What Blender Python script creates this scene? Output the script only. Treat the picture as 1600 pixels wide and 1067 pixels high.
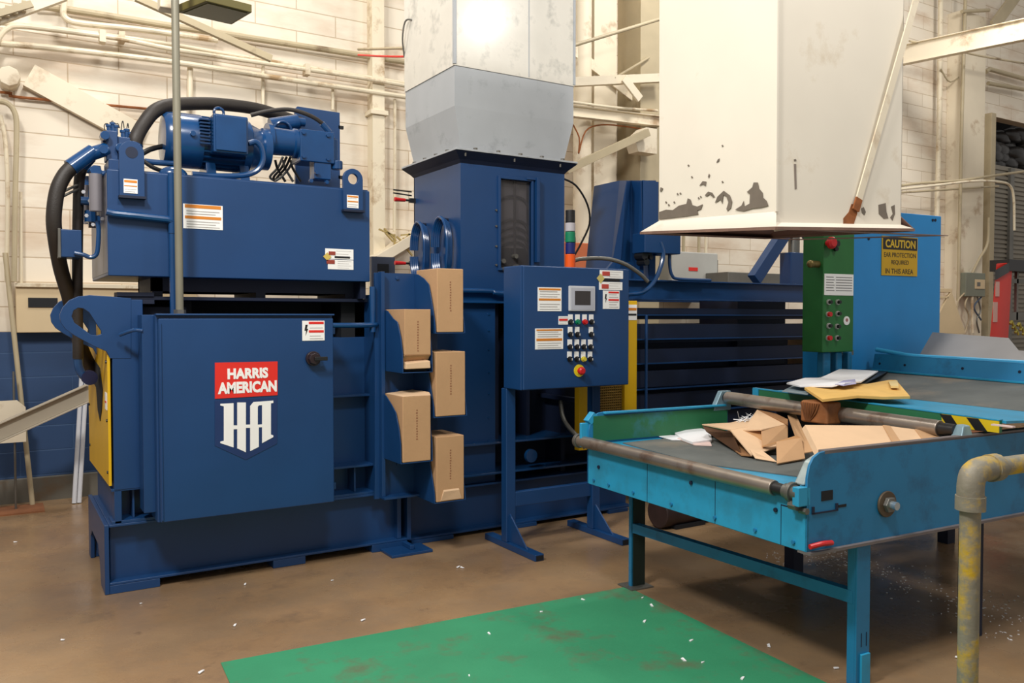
import bpy, bmesh, math, random
from mathutils import Vector, Matrix
random.seed(4)
for _o in list(bpy.data.objects): bpy.data.objects.remove(_o, do_unlink=True)
SC = bpy.context.scene
COL = SC.collection
R = math.radians
# ---------------------------------------------------------------- camera
FOC, CX, CY, EYE = 1300.0, 800.0, 533.5, 1.6
AZ, PITCH = R(58.24), math.atan(38.5/1300.0)
FW = Vector((math.cos(AZ)*math.cos(PITCH), math.sin(AZ)*math.cos(PITCH), -math.sin(PITCH)))
RT = Vector((math.sin(AZ), -math.cos(AZ), 0))
UP = RT.cross(FW)
cam_d = bpy.data.cameras.new('camera'); cam = bpy.data.objects.new('camera', cam_d); COL.objects.link(cam)
cam.matrix_world = Matrix.Translation((0, 0, EYE)) @ Matrix((RT, UP, -FW)).transposed().to_4x4()
cam_d.sensor_fit = 'HORIZONTAL'; cam_d.sensor_width = 36.0; cam_d.lens = 36.0*FOC/1600.0
cam_d.clip_start = .05; cam_d.clip_end = 100
SC.camera = cam
# ---------------------------------------------------------------- world, lamps, exposure
w = bpy.data.worlds.new('hall_air'); SC.world = w; w.use_nodes = True
w.node_tree.nodes['Background'].inputs[0].default_value = (1.0, .95, .89, 1)
w.node_tree.nodes['Background'].inputs[1].default_value = .40
SC.view_settings.view_transform = 'Standard'; SC.view_settings.look = 'None'
SC.view_settings.gamma = 1; SC.view_settings.use_curve_mapping = False
SC.view_settings.exposure = 0.0
def lamp(name, loc, size, energy, color=(1, .965, .915), aim=None):
    l = bpy.data.lights.new(name, 'AREA'); l.shape = 'DISK'; l.size = size; l.energy = energy; l.color = color
    o = bpy.data.objects.new(name, l); COL.objects.link(o); o.location = loc
    if aim is not None:
        o.rotation_euler = (Vector(aim)-Vector(loc)).to_track_quat('-Z', 'Y').to_euler()
    return o
lamp('unseen_overhead_lamp', (-1.2, 2.2, 5.6), .8, 262, aim=(2.2, 4.4, 1.2))
lamp('unseen_overhead_lamp', (5.57, 1.08, 5.53), .36, 75, aim=(3.1, 5.38, 3.78))
lamp('unseen_overhead_lamp', (1.2, 6.2, 6.4), .9, 95, aim=(1.6, 8.3, 2.0))
lamp('unseen_overhead_lamp', (6.5, 5.6, 6.6), .9, 105, aim=(6.8, 8.3, 2.0))
lamp('unseen_overhead_lamp', (11.5, 5.0, 6.6), .9, 130, aim=(12.5, 8.3, 1.5))
lamp('unseen_overhead_lamp', (.9, .9, 5.6), .8, 120, aim=(2.9, 5.3, 2.4))  # unseen lamp, added and aimed to brighten the duct and hopper front
# ---------------------------------------------------------------- measuring helpers: a sight line met with a real plane
def ray(px, py): return FW + RT*((px-CX)/FOC) - UP*((py-CY)/FOC)
EP = Vector((0, 0, EYE))
def gy(px, py, y): d = ray(px, py); return EP + d*(y/d.y)
def gx(px, py, x): d = ray(px, py); return EP + d*(x/d.x)
def gz(px, py, z): d = ray(px, py); return EP + d*((z-EYE)/d.z)
TA = R(-3.61)                                   # the conveyor stands 3.6 degrees off the baler
TM = Matrix.Rotation(TA, 4, 'Z')
TI = TM.inverted()
def tx(px, py, u): d = ray(px, py); dl = TI @ d; return TI @ (EP + d*(u/dl.x))
def ty(px, py, v): d = ray(px, py); dl = TI @ d; return TI @ (EP + d*(v/dl.y))
# ---------------------------------------------------------------- materials
def lin(c):
    return tuple(((v/255.0)/12.92 if v/255.0 <= .04045 else ((v/255.0+.055)/1.055)**2.4) for v in c)
def M(name, rgb, rough=.5, metal=0.0, var=.08, scale=3.0, dirt=None, dirt_amt=.0, dirt_scale=2.0, bump=.0, bscale=60., coat=0.0):
    m = bpy.data.materials.new(name); m.use_nodes = True
    nt = m.node_tree; b = nt.nodes['Principled BSDF']; L = nt.links
    c = lin(rgb)
    tc = nt.nodes.new('ShaderNodeTexCoord')
    n = nt.nodes.new('ShaderNodeTexNoise'); n.inputs['Scale'].default_value = scale; n.inputs['Detail'].default_value = 5
    L.new(tc.outputs['Object'], n.inputs['Vector'])
    r = nt.nodes.new('ShaderNodeValToRGB')
    r.color_ramp.elements[0].position = .3; r.color_ramp.elements[1].position = .7
    r.color_ramp.elements[0].color = (*[v*(1-var) for v in c], 1)
    r.color_ramp.elements[1].color = (*[min(1, v*(1+var)) for v in c], 1)
    L.new(n.outputs['Fac'], r.inputs['Fac'])
    out = r.outputs['Color']
    if dirt:
        n2 = nt.nodes.new('ShaderNodeTexNoise'); n2.inputs['Scale'].default_value = dirt_scale; n2.inputs['Detail'].default_value = 8; n2.inputs['Roughness'].default_value = .65
        L.new(tc.outputs['Object'], n2.inputs['Vector'])
        r2 = nt.nodes.new('ShaderNodeValToRGB'); r2.color_ramp.elements[0].position = 1-dirt_amt-.12; r2.color_ramp.elements[1].position = 1-dirt_amt+.02
        L.new(n2.outputs['Fac'], r2.inputs['Fac'])
        mx = nt.nodes.new('ShaderNodeMix'); mx.data_type = 'RGBA'
        L.new(r2.outputs['Color'], mx.inputs[0]); L.new(out, mx.inputs[6]); mx.inputs[7].default_value = (*lin(dirt), 1)
        out = mx.outputs[2]
    L.new(out, b.inputs['Base Color'])
    b.inputs['Roughness'].default_value = rough; b.inputs['Metallic'].default_value = metal
    if coat: b.inputs['Coat Weight'].default_value = coat; b.inputs['Coat Roughness'].default_value = .15
    if bump:
        n3 = nt.nodes.new('ShaderNodeTexNoise'); n3.inputs['Scale'].default_value = bscale; n3.inputs['Detail'].default_value = 4
        L.new(tc.outputs['Object'], n3.inputs['Vector'])
        bp = nt.nodes.new('ShaderNodeBump'); bp.inputs['Strength'].default_value = bump; bp.inputs['Distance'].default_value = .01
        L.new(n3.outputs['Fac'], bp.inputs['Height']); L.new(bp.outputs['Normal'], b.inputs['Normal'])
    return m
BLUE = M('blue_machine_paint', (17, 60, 108), .42, var=.08, scale=2.0, bump=.08, bscale=9, coat=.12)
NAVY = M('navy_shade_and_paint', (11, 25, 52), .6, var=.2)  # darker copy of BLUE; shade of recessed parts put into its colour
BLUE2 = M('glossy_blue_paint', (18, 64, 112), .24, var=.12, scale=6, coat=.4)
SKY = M('conveyor_blue_paint', (30, 116, 162), .42, var=.05, scale=4, dirt=(28, 96, 136), dirt_amt=.36, dirt_scale=6)
SKYLIT = M('lit_worn_conveyor_blue_paint', (40, 148, 190), .4, var=.05, scale=5, dirt=(42, 136, 172), dirt_amt=.40, dirt_scale=6)  # lighter copy of SKY; stronger light on the end panel is in its colour
CYAN = M('bright_blue_panel_paint', (32, 138, 208), .45, var=.05)
GREEN = M('green_machine_paint', (40, 106, 70), .45, var=.12, dirt=(60, 132, 160), dirt_amt=.3, dirt_scale=1.6)
GREENP = M('green_post_paint', (36, 106, 50), .5, var=.1, scale=5)
YEL = M('yellow_paint', (222, 176, 18), .4, var=.05)
BLACK = M('black_rubber', (22, 20, 19), .5, var=.2, scale=8)
HOSE = M('black_hose_rubber', (42, 36, 32), .55, var=.15, scale=10, bump=.15, bscale=120)
DARK = M('dark_shade_and_paint', (12, 14, 20), .7)  # near-black; holds the shade inside recesses and openings, also colours motor parts
GALV = M('galvanised_sheet', (212, 208, 198), .5, .05, var=.05, scale=5, dirt=(178, 176, 168), dirt_amt=.36, dirt_scale=5, bump=.03, bscale=3, coat=.25)
GALV2 = M('dull_galvanised_sheet', (168, 172, 176), .55, .1, var=.04, scale=4, dirt=(148, 152, 156), dirt_amt=.3, dirt_scale=5, bump=.03, bscale=3)
STEEL = M('worn_roller_steel', (158, 148, 138), .34, .75, var=.12, scale=7, dirt=(128, 106, 92), dirt_amt=.36, dirt_scale=6)
GREYST = M('dull_steel', (120, 118, 112), .45, .7, var=.15)
CONDUIT = M('grey_conduit_paint', (128, 124, 108), .5, .2, var=.1)
CREAM = M('cream_paint', (226, 214, 190), .6, var=.05, scale=2, dirt=(176, 150, 118), dirt_amt=.33, dirt_scale=2.5)
CREAMP = M('cream_pipe_paint', (222, 210, 184), .45, var=.06, scale=3, dirt=(168, 140, 104), dirt_amt=.36, dirt_scale=3)
TAN = M('tan_steel_paint', (178, 164, 134), .55, var=.1, scale=3, dirt=(120, 100, 76), dirt_amt=.3)
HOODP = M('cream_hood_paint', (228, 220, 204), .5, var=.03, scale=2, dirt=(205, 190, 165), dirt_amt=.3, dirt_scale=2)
BARE = M('bare_hood_metal', (124, 114, 102), .55, .3, var=.12, scale=10)
RUST = M('rust', (140, 82, 40), .85, var=.3, scale=15)
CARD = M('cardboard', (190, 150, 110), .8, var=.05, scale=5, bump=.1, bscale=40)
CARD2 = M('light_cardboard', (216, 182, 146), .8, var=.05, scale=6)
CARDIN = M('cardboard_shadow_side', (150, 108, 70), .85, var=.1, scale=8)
PRINT = M('faded_box_printing', (150, 104, 74), .8)
WHITE = M('white_label', (244, 243, 240), .5, var=.02)
PAPER = M('white_paper', (236, 236, 238), .7, var=.03)
ORANGE = M('orange_band', (216, 132, 40), .5)
REDM = M('red_marking', (222, 44, 34), .45, var=.03)
LOGOBG = M('dark_logo_blue', (26, 50, 98), .45)
LINEG = M('grey_print_lines', (176, 172, 168), .6)
BLKP = M('black_plastic', (26, 26, 28), .4)
SCREENF = M('light_grey_plastic', (196, 198, 204), .4)
SCREEN = M('dark_screen_glass', (56, 52, 52), .2)
REDB = M('red_plastic', (196, 28, 30), .35)
GRNB = M('green_plastic', (10, 120, 84), .35)
BLUB = M('dark_blue_plastic', (22, 34, 100), .35)
ORGB = M('orange_plastic', (226, 86, 20), .35)
GREYB = M('grey_box_paint', (182, 182, 176), .55, var=.06)
PVC = M('white_plastic_tube', (214, 216, 222), .45, var=.04)
BELT = M('grey_rubber_belt', (92, 96, 94), .75, var=.18, scale=4, dirt=(120, 112, 100), dirt_amt=.35, bump=.1)
MANILA = M('manila_paper', (226, 182, 100), .7, var=.06, scale=12, bump=.3, bscale=12)
TAPE = M('brown_wrapped_paper', (140, 88, 48), .6, var=.25, scale=14, bump=.5, bscale=25)
WORNY = M('worn_yellow_pipe_paint', (140, 134, 118), .6, .2, var=.2, scale=9, dirt=(200, 164, 40), dirt_amt=.40, dirt_scale=9, bump=.3, bscale=30)
OLIVE = M('olive_lamp_shade', (92, 84, 40), .5, var=.1)
LOUV = M('grey_door_slats', (134, 128, 116), .55, .2, var=.1)
GREYCOV = M('grey_sheet_cover', (140, 138, 138), .45, .4, var=.1)
REDP = M('red_rack_paint', (206, 38, 22), .45, var=.06)
BEIGE = M('beige_steel_paint', (210, 188, 150), .55, var=.06)
# ---------------------------------------------------------------- mesh helpers
def catmull(pts, k=6):
    P = [Vector(p) for p in pts]
    if len(P) < 3: return P
    Q = [P[0]*2-P[1]] + P + [P[-1]*2-P[-2]]
    out = []
    for i in range(1, len(Q)-2):
        for j in range(k):
            t = j/k
            a, b, c, d = Q[i-1], Q[i], Q[i+1], Q[i+2]
            out.append(.5*((2*b)+(c-a)*t+(2*a-5*b+4*c-d)*t*t+(3*b-a-3*c+d)*t**3))
    out.append(P[-1]); return out
class B:
    def __init__(s, T=None): s.bm = bmesh.new(); s.T = T
    def v(s, p): return s.bm.verts.new(p)
    def f(s, vs):
        try: return s.bm.faces.new(vs)
        except ValueError: return None
    def hexa(s, p):         # 8 points, bottom ring then top ring
        v = [s.v(q) for q in p]
        for a in ((3, 2, 1, 0), (4, 5, 6, 7), (0, 1, 5, 4), (1, 2, 6, 5), (2, 3, 7, 6), (3, 0, 4, 7)): s.f([v[i] for i in a])
        return s
    def box(s, x0, x1, y0, y1, z0, z1):
        return s.hexa([(x0, y0, z0), (x1, y0, z0), (x1, y1, z0), (x0, y1, z0), (x0, y0, z1), (x1, y0, z1), (x1, y1, z1), (x0, y1, z1)])
    def slab(s, q, off):    # quad with thickness vector
        q = [Vector(a) for a in q]; off = Vector(off)
        return s.hexa(q + [a+off for a in q])
    def bar(s, p0, p1, wd, h, up=(0, 0, 1)):
        p0, p1 = Vector(p0), Vector(p1); d = (p1-p0).normalized(); u = Vector(up)
        if abs(d.dot(u)) > .98: u = Vector((0, 1, 0))
        sd = d.cross(u).normalized(); uu = sd.cross(d).normalized()
        a, b = sd*wd/2, uu*h/2
        return s.hexa([p0-a-b, p0+a-b, p0+a+b, p0-a+b, p1-a-b, p1+a-b, p1+a+b, p1-a+b])
    def ibeam(s, p0, p1, wd, h, t=.012, up=(0, 0, 1)):
        p0, p1 = Vector(p0), Vector(p1); d = (p1-p0).normalized(); sd = d.cross(Vector(up)).normalized(); uu = sd.cross(d).normalized()
        s.bar(p0, p1, t, h-2*t, up); s.bar(p0+uu*(h-t)/2, p1+uu*(h-t)/2, wd, t, up); s.bar(p0-uu*(h-t)/2, p1-uu*(h-t)/2, wd, t, up)
        return s
    def cyl(s, p0, p1, r, r2=None, n=20, caps=True):
        p0, p1 = Vector(p0), Vector(p1); r2 = r if r2 is None else r2
        q = (p1-p0).to_track_quat('Z', 'Y')
        A, C = [], []
        for i in range(n):
            a = 2*math.pi*i/n; c = Vector((math.cos(a), math.sin(a), 0))
            A.append(s.v(p0+q@(c*r))); C.append(s.v(p1+q@(c*r2)))
        for i in range(n): s.f([A[i], A[(i+1) % n], C[(i+1) % n], C[i]])
        if caps: s.f(A[::-1]); s.f(C)
        return s
    def lathe(s, p0, p1, prof, n=24):   # prof: (t along axis 0..1, radius)
        p0, p1 = Vector(p0), Vector(p1); q = (p1-p0).to_track_quat('Z', 'Y'); rings = []
        for t, r in prof:
            c0 = p0.lerp(p1, t); rings.append([s.v(c0+q@Vector((math.cos(2*math.pi*i/n)*r, math.sin(2*math.pi*i/n)*r, 0))) for i in range(n)])
        for a, b in zip(rings, rings[1:]):
            for i in range(n): s.f([a[i], a[(i+1) % n], b[(i+1) % n], b[i]])
        s.f(rings[0][::-1]); s.f(rings[-1]); return s
    def tube(s, pts, r, n=10, k=6, smooth=True):
        P = catmull(pts, k) if smooth else [Vector(p) for p in pts]
        rings = []; prev = None
        for i, p in enumerate(P):
            d = (P[min(i+1, len(P)-1)]-P[max(i-1, 0)]).normalized()
            if prev is None:
                u = Vector((0, 0, 1)) if abs(d.z) < .9 else Vector((1, 0, 0))
                nrm = d.cross(u).normalized()
            else:
                nrm = (prev-d*prev.dot(d)).normalized()
            prev = nrm; bn = d.cross(nrm)
            rr = r(i/(len(P)-1)) if callable(r) else r
            rings.append([s.v(p+(nrm*math.cos(2*math.pi*j/n)+bn*math.sin(2*math.pi*j/n))*rr) for j in range(n)])
        for a, b in zip(rings, rings[1:]):
            for j in range(n): s.f([a[j], a[(j+1) % n], b[(j+1) % n], b[j]])
        s.f(rings[0][::-1]); s.f(rings[-1]); return s
    def plate(s, outer, a0, a1, plane='xz', holes=()):   # flat outline with holes, from a0 to a1 along the third axis
        def P(u, w, a): return {'xz': (u, a, w), 'yz': (a, u, w), 'xy': (u, w, a)}[plane]
        bm2 = bmesh.new(); edges = []
        for loop in (outer,)+tuple(holes):
            vs = [bm2.verts.new(P(q[0], q[1], a0)) for q in loop]
            edges += [bm2.edges.new((vs[i], vs[(i+1) % len(vs)])) for i in range(len(vs))]
        bmesh.ops.triangle_fill(bm2, edges=edges, use_beauty=True, use_dissolve=False)
        g = bmesh.ops.extrude_face_region(bm2, geom=list(bm2.faces))
        off = Vector(P(0, 0, a1))-Vector(P(0, 0, a0))
        bmesh.ops.translate(bm2, verts=[e for e in g['geom'] if isinstance(e, bmesh.types.BMVert)], vec=off)
        bm2.verts.index_update()
        mp = {v: s.v(v.co) for v in bm2.verts}
        for f in bm2.faces: s.f([mp[v] for v in f.verts])
        bm2.free(); return s
    def sphere(s, c, r, sc=(1, 1, 1), u=20, v=12):
        g = bmesh.ops.create_uvsphere(s.bm, u_segments=u, v_segments=v, radius=r)
        for q in g['verts']: q.co = Vector((q.co.x*sc[0], q.co.y*sc[1], q.co.z*sc[2]))+Vector(c)
        return s
    def torus(s, c, axis, R0, r, n=24, m=8):
        q = Vector(axis).to_track_quat('Z', 'Y'); c = Vector(c); rings = []
        for i in range(n):
            a = 2*math.pi*i/n; d = Vector((math.cos(a), math.sin(a), 0))
            rings.append([s.v(c+q@(d*(R0+r*math.cos(2*math.pi*j/m))+Vector((0, 0, r*math.sin(2*math.pi*j/m))))) for j in range(m)])
        for i in range(n):
            a, b = rings[i], rings[(i+1) % n]
            for j in range(m): s.f([a[j], b[j], b[(j+1) % m], a[(j+1) % m]])
        return s
    def done(s, name, mat, parent=None, bevel=0, seg=2, each=False):
        bm = s.bm
        if each:            # every separate piece becomes an object of its own
            left = set(bm.verts); last = None
            while left:
                st = [next(iter(left))]; left.discard(st[0]); isl = []
                while st:
                    v = st.pop(); isl.append(v)
                    for e in v.link_edges:
                        o = e.other_vert(v)
                        if o in left: left.discard(o); st.append(o)
                n = B(s.T); mp = {v: n.v(v.co) for v in isl}
                for f in {f for v in isl for f in v.link_faces}: n.f([mp[v] for v in f.verts])
                last = n.done(name, mat, parent, bevel, seg)
            bm.free(); return last
        if s.T is not None: bmesh.ops.transform(bm, matrix=s.T, verts=list(bm.verts))
        if parent is not None:
            bmesh.ops.transform(bm, matrix=wm(parent).inverted(), verts=list(bm.verts))
        org = Vector((0, 0, 0))
        if parent is None:
            xs = [v.co for v in bm.verts]
            org = Vector(((min(c.x for c in xs)+max(c.x for c in xs))/2, (min(c.y for c in xs)+max(c.y for c in xs))/2, min(c.z for c in xs)))
            bmesh.ops.translate(bm, verts=list(bm.verts), vec=-org)
        bmesh.ops.recalc_face_normals(bm, faces=list(bm.faces))
        for f in bm.faces: f.smooth = True
        for e in bm.edges:
            if len(e.link_faces) == 2: e.smooth = e.calc_face_angle(3.2) < .62
        me = bpy.data.meshes.new(name); bm.to_mesh(me); bm.free(); me.materials.append(mat)
        o = bpy.data.objects.new(name, me); COL.objects.link(o); o.location = org
        if parent is not None: o.parent = parent; o.location = (0, 0, 0)
        if bevel:
            md = o.modifiers.new('edge_bevel', 'BEVEL'); md.width = bevel; md.segments = seg; md.limit_method = 'ANGLE'; md.angle_limit = R(40); md.harden_normals = True
        return o
def wm(o):
    m = Matrix.LocRotScale(o.location, o.rotation_euler, o.scale)
    return wm(o.parent) @ m if o.parent else m
def tag(o, label, cat, group=None, kind=None):
    if label: o['label'] = label
    if cat: o['category'] = cat
    if group: o['group'] = group
    if kind: o['kind'] = kind
    return o
def thing(name, label, cat, loc, rz=0, group=None):
    o = bpy.data.objects.new(name, None); COL.objects.link(o); o.location = loc; o.rotation_euler = (0, 0, rz); o.empty_display_size = .1
    return tag(o, label, cat, group)
def struct(o): o['kind'] = 'structure'; return o
def words(txt, name, mat, parent, o, ux, uz, wd, h, thick=.0015, bold=.0, gap=0):
    """lettering lying in the plane of the unit vectors ux (reading direction) and uz (up), o = lower left corner in world"""
    cu = bpy.data.curves.new(name, 'FONT'); cu.body = txt; cu.size = 1; cu.offset = bold; cu.extrude = .001; cu.resolution_u = 3
    t = bpy.data.objects.new(name, cu); COL.objects.link(t)
    bpy.context.view_layer.update()
    me = bpy.data.meshes.new_from_object(t.evaluated_get(bpy.context.evaluated_depsgraph_get()))
    bpy.data.objects.remove(t, do_unlink=True)
    xs = [v.co.x for v in me.vertices]; ys = [v.co.y for v in me.vertices]
    x0, x1, y0, y1 = min(xs), max(xs), min(ys), max(ys)
    ux, uz, o = Vector(ux), Vector(uz), Vector(o); nn = ux.cross(uz)
    inv = wm(parent).inverted()
    for v in me.vertices:
        a = (v.co.x-x0)/(x1-x0)*wd; b = (v.co.y-y0)/(y1-y0)*h; c = thick if v.co.z > 0 else 0
        v.co = inv @ (o+ux*a+uz*b+nn*c)
    me.materials.clear(); me.materials.append(mat)
    ob = bpy.data.objects.new(name, me); COL.objects.link(ob); ob.parent = parent
    return ob
def hexnut(b, c, ax, r=.012, h=.01):
    c, ax = Vector(c), Vector(ax); b.cyl(c, c+ax*h, r, n=6); return b
def decal(parent, x0, x1, z0, z1, y, bands=(), lines=6, name='warning_label', bandmat=None, T=None, side=0, label=None):
    """sticker on a face looking to -y; bands = (from, to) fractions of the height from the top"""
    W_, H_ = x1-x0, z1-z0
    p = B(T).box(x0, x1, y-.003, y, z0, z1).done(name, WHITE, parent)
    if label: p['label'] = label
    for a, c in bands:
        B(T).box(x0+W_*(.04+side), x1-W_*.04, y-.0042, y-.003, z1-H_*c, z1-H_*a).done('colour_band', bandmat or ORANGE, p)
    if lines:
        b = B(T)
        for i in range(lines):
            f = (i+.7)/(lines+.4)
            if any(a-.06 < f < c+.06 for a, c in bands): continue
            zz = z1-H_*f
            b.box(x0+W_*(.08+side), x1-W_*(.08+.1*(i % 2)), y-.0038, y-.003, zz-H_*.018, zz+H_*.018)
        if len(b.bm.verts): b.done('print_lines', LINEG, p)
        else: b.bm.free()
    return p
# ================================================================ SETTING
def floor_mat():
    m = bpy.data.materials.new('stained_concrete'); m.use_nodes = True
    nt = m.node_tree; L = nt.links; b = nt.nodes['Principled BSDF']
    tc = nt.nodes.new('ShaderNodeTexCoord')
    def noise(s, d=6, ro=.6):
        n = nt.nodes.new('ShaderNodeTexNoise'); n.inputs['Scale'].default_value = s; n.inputs['Detail'].default_value = d; n.inputs['Roughness'].default_value = ro
        L.new(tc.outputs['Object'], n.inputs['Vector']); return n.outputs['Fac']
    def ramp(fac, stops):
        r = nt.nodes.new('ShaderNodeValToRGB'); e = r.color_ramp.elements
        e[0].position, e[0].color = stops[0][0], (*lin(stops[0][1]), 1); e[1].position, e[1].color = stops[-1][0], (*lin(stops[-1][1]), 1)
        for p, c in stops[1:-1]:
            q = e.new(p); q.color = (*lin(c), 1)
        L.new(fac, r.inputs['Fac']); return r.outputs['Color']
    c1 = ramp(noise(.9), [(.3, (106, 86, 66)), (.5, (140, 112, 82)), (.68, (164, 134, 98))])
    c2 = ramp(noise(2.6, 9, .7), [(.42, (138, 116, 92)), (.56, (152, 122, 90)), (.7, (104, 88, 74))])
    mx = nt.nodes.new('ShaderNodeMix'); mx.data_type = 'RGBA'; mx.inputs[0].default_value = .45
    L.new(c1, mx.inputs[6]); L.new(c2, mx.inputs[7])
    mg = nt.nodes.new('ShaderNodeMix'); mg.data_type = 'RGBA'
    L.new(ramp(noise(5, 8, .75), [(.62, (0, 0, 0)), (.72, (255, 255, 255))]), mg.inputs[0])
    L.new(mx.outputs[2], mg.inputs[6]); mg.inputs[7].default_value = (*lin((100, 80, 62)), 1)
    L.new(mg.outputs[2], b.inputs['Base Color'])
    rr = ramp(noise(1.7), [(.35, (110, 110, 110)), (.65, (175, 175, 175))]); L.new(rr, b.inputs['Roughness'])
    bp = nt.nodes.new('ShaderNodeBump'); bp.inputs['Strength'].default_value = .12; bp.inputs['Distance'].default_value = .01
    L.new(noise(30), bp.inputs['Height']); L.new(bp.outputs['Normal'], b.inputs['Normal'])
    return m
def block_mat(name, c, c2, mortar, dirt, amt):
    m = bpy.data.materials.new(name); m.use_nodes = True
    nt = m.node_tree; L = nt.links; b = nt.nodes['Principled BSDF']
    tc = nt.nodes.new('ShaderNodeTexCoord'); sp = nt.nodes.new('ShaderNodeSeparateXYZ'); cb = nt.nodes.new('ShaderNodeCombineXYZ')
    L.new(tc.outputs['Object'], sp.inputs[0]); L.new(sp.outputs['X'], cb.inputs['X']); L.new(sp.outputs['Z'], cb.inputs['Y'])
    br = nt.nodes.new('ShaderNodeTexBrick'); L.new(cb.outputs[0], br.inputs['Vector'])
    br.inputs['Scale'].default_value = 1; br.inputs['Brick Width'].default_value = .82; br.inputs['Row Height'].default_value = .215
    br.inputs['Mortar Size'].default_value = .006; br.inputs['Mortar Smooth'].default_value = .4; br.inputs['Bias'].default_value = -.2
    br.inputs['Color1'].default_value = (*lin(c), 1); br.inputs['Color2'].default_value = (*lin(c2), 1); br.inputs['Mortar'].default_value = (*lin(mortar), 1)
    mp = nt.nodes.new('ShaderNodeMapping'); mp.inputs['Scale'].default_value = (.5, 1, 1.6); L.new(tc.outputs['Object'], mp.inputs['Vector'])
    n = nt.nodes.new('ShaderNodeTexNoise'); n.inputs['Scale'].default_value = 1.6; n.inputs['Detail'].default_value = 8; n.inputs['Roughness'].default_value = .62
    L.new(mp.outputs[0], n.inputs['Vector'])
    r = nt.nodes.new('ShaderNodeValToRGB'); r.color_ramp.elements[0].position = .48; r.color_ramp.elements[1].position = .78
    r.color_ramp.elements[0].color = (0, 0, 0, 1); r.color_ramp.elements[1].color = (amt, amt, amt, 1)
    L.new(n.outputs['Fac'], r.inputs['Fac'])
    mx = nt.nodes.new('ShaderNodeMix'); mx.data_type = 'RGBA'; L.new(r.outputs['Color'], mx.inputs[0]); L.new(br.outputs['Color'], mx.inputs[6]); mx.inputs[7].default_value = (*lin(dirt), 1)
    L.new(mx.outputs[2], b.inputs['Base Color']); b.inputs['Roughness'].default_value = .6
    bp = nt.nodes.new('ShaderNodeBump'); bp.inputs['Strength'].default_value = .5; bp.inputs['Distance'].default_value = .006; bp.invert = True
    L.new(br.outputs['Fac'], bp.inputs['Height']); L.new(bp.outputs['Normal'], b.inputs['Normal'])
    return m
WALLM = block_mat('cream_block_wall', (232, 222, 204), (226, 214, 194), (196, 178, 152), (186, 152, 118), .75)
WALLB = block_mat('blue_block_wall', (44, 74, 116), (40, 70, 112), (58, 88, 128), (34, 56, 88), .6)
struct(B().box(-5, 24, -2, 13, -.1, 0).done('floor', floor_mat()))
WY = 8.35
struct(B().box(-5, 15.15, WY, WY+.2, 1.47, 9).done('wall_back', WALLM))
struct(B().box(-5, 15.15, WY, WY+.2, 0, 1.47).done('wall_back', WALLB))
struct(B().box(-5, 15.15, WY-.08, WY, 0, .2).done('baseboard_back', M('grey_kerb_paint', (112, 108, 98), .7, var=.12, dirt=(116, 96, 72), dirt_amt=.3)))
dz = gy(1570, 186, WY).z
struct(B().box(15.15, 26, WY, WY+.2, dz, 9).done('wall_back', WALLM))
struct(B().box(14.0, 30, WY+1.2, WY+1.3, 0, 9).done('wall_beyond', DARK))
# white painted wall columns
def column(x0, x1, y0, z0, z1, name, mat, cap=None):
    b = B().box(x0, x1, y0, WY, z0, z1)
    if cap: b.box(x0-.03, x1+.03, y0-.03, WY, cap-.05, cap)
    return struct(b.done(name, mat, bevel=.006))
a = gy(583, 300, 8.2).x; c = gy(602, 300, 8.2).x
column(a, c, 8.2, .2, 6.8, 'trim_1', CREAMP, cap=gy(590, 172, 8.2).z)
a = gy(896, 300, 8.1).x; c = gy(923, 300, 8.1).x
struct(B().cyl(((a+c)/2, 8.1, .2), ((a+c)/2, 8.1, 6.8), (c-a)/2*.86, n=24).done('trim_2', CREAM))
column(gy(928, 300, 8.1).x, gy(963, 300, 8.1).x, 8.1, .2, 6.8, 'trim_3', CREAM)
column(gy(1001, 100, 7.9).x, gy(1032, 100, 7.9).x, 7.9, .2, 6.8, 'trim_4', TAN)
column(gy(1499, 300, 8.1).x, gy(1537, 300, 8.1).x, 8.1, 0, 6.8, 'trim_5', CREAM)
struct(B().box(gy(1539, 300, 8.3).x, gy(1546, 300, 8.3).x, 8.2, 8.36, 0, dz).done('trim_6', TAN, bevel=.006))
# roll-up door with ribbed slats
zt = gy(1570, 262, 8.45).z
b = B(); z = 0
while z < zt:
    b.hexa([(15.3, 8.45, z), (19.5, 8.45, z), (19.5, 8.5, z), (15.3, 8.5, z), (15.3, 8.45, z+.05), (19.5, 8.45, z+.05), (19.5, 8.5, z+.05), (15.3, 8.5, z+.05)])
    b.box(15.3, 19.5, 8.475, 8.51, z+.05, z+.085); z += .085
d1 = struct(b.done('door_1', LOUV))
b = B().box(gy(1579, 300, 8.4).x, gy(1585, 300, 8.4).x, 8.4, 8.46, 0, zt)
b.done('door_guide_rail', GREYST, d1)
# dark rolled coil and drapery above the slats
b = B(); cz = (zt+dz)/2
for i in range(60):
    b.sphere((15.45+random.random()*3.2, 8.65+random.random()*.2, zt+.1+random.random()*(dz-zt-.15)), .3, (1.2, .5, .5), 12, 8)
tag(b.done('bundled_tarp', M('black_bundled_plastic', (30, 28, 28), .35, var=.4, scale=7, bump=.6, bscale=8)), 'black crumpled plastic bundled above the ribbed roll-up door', 'tarp')
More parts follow.
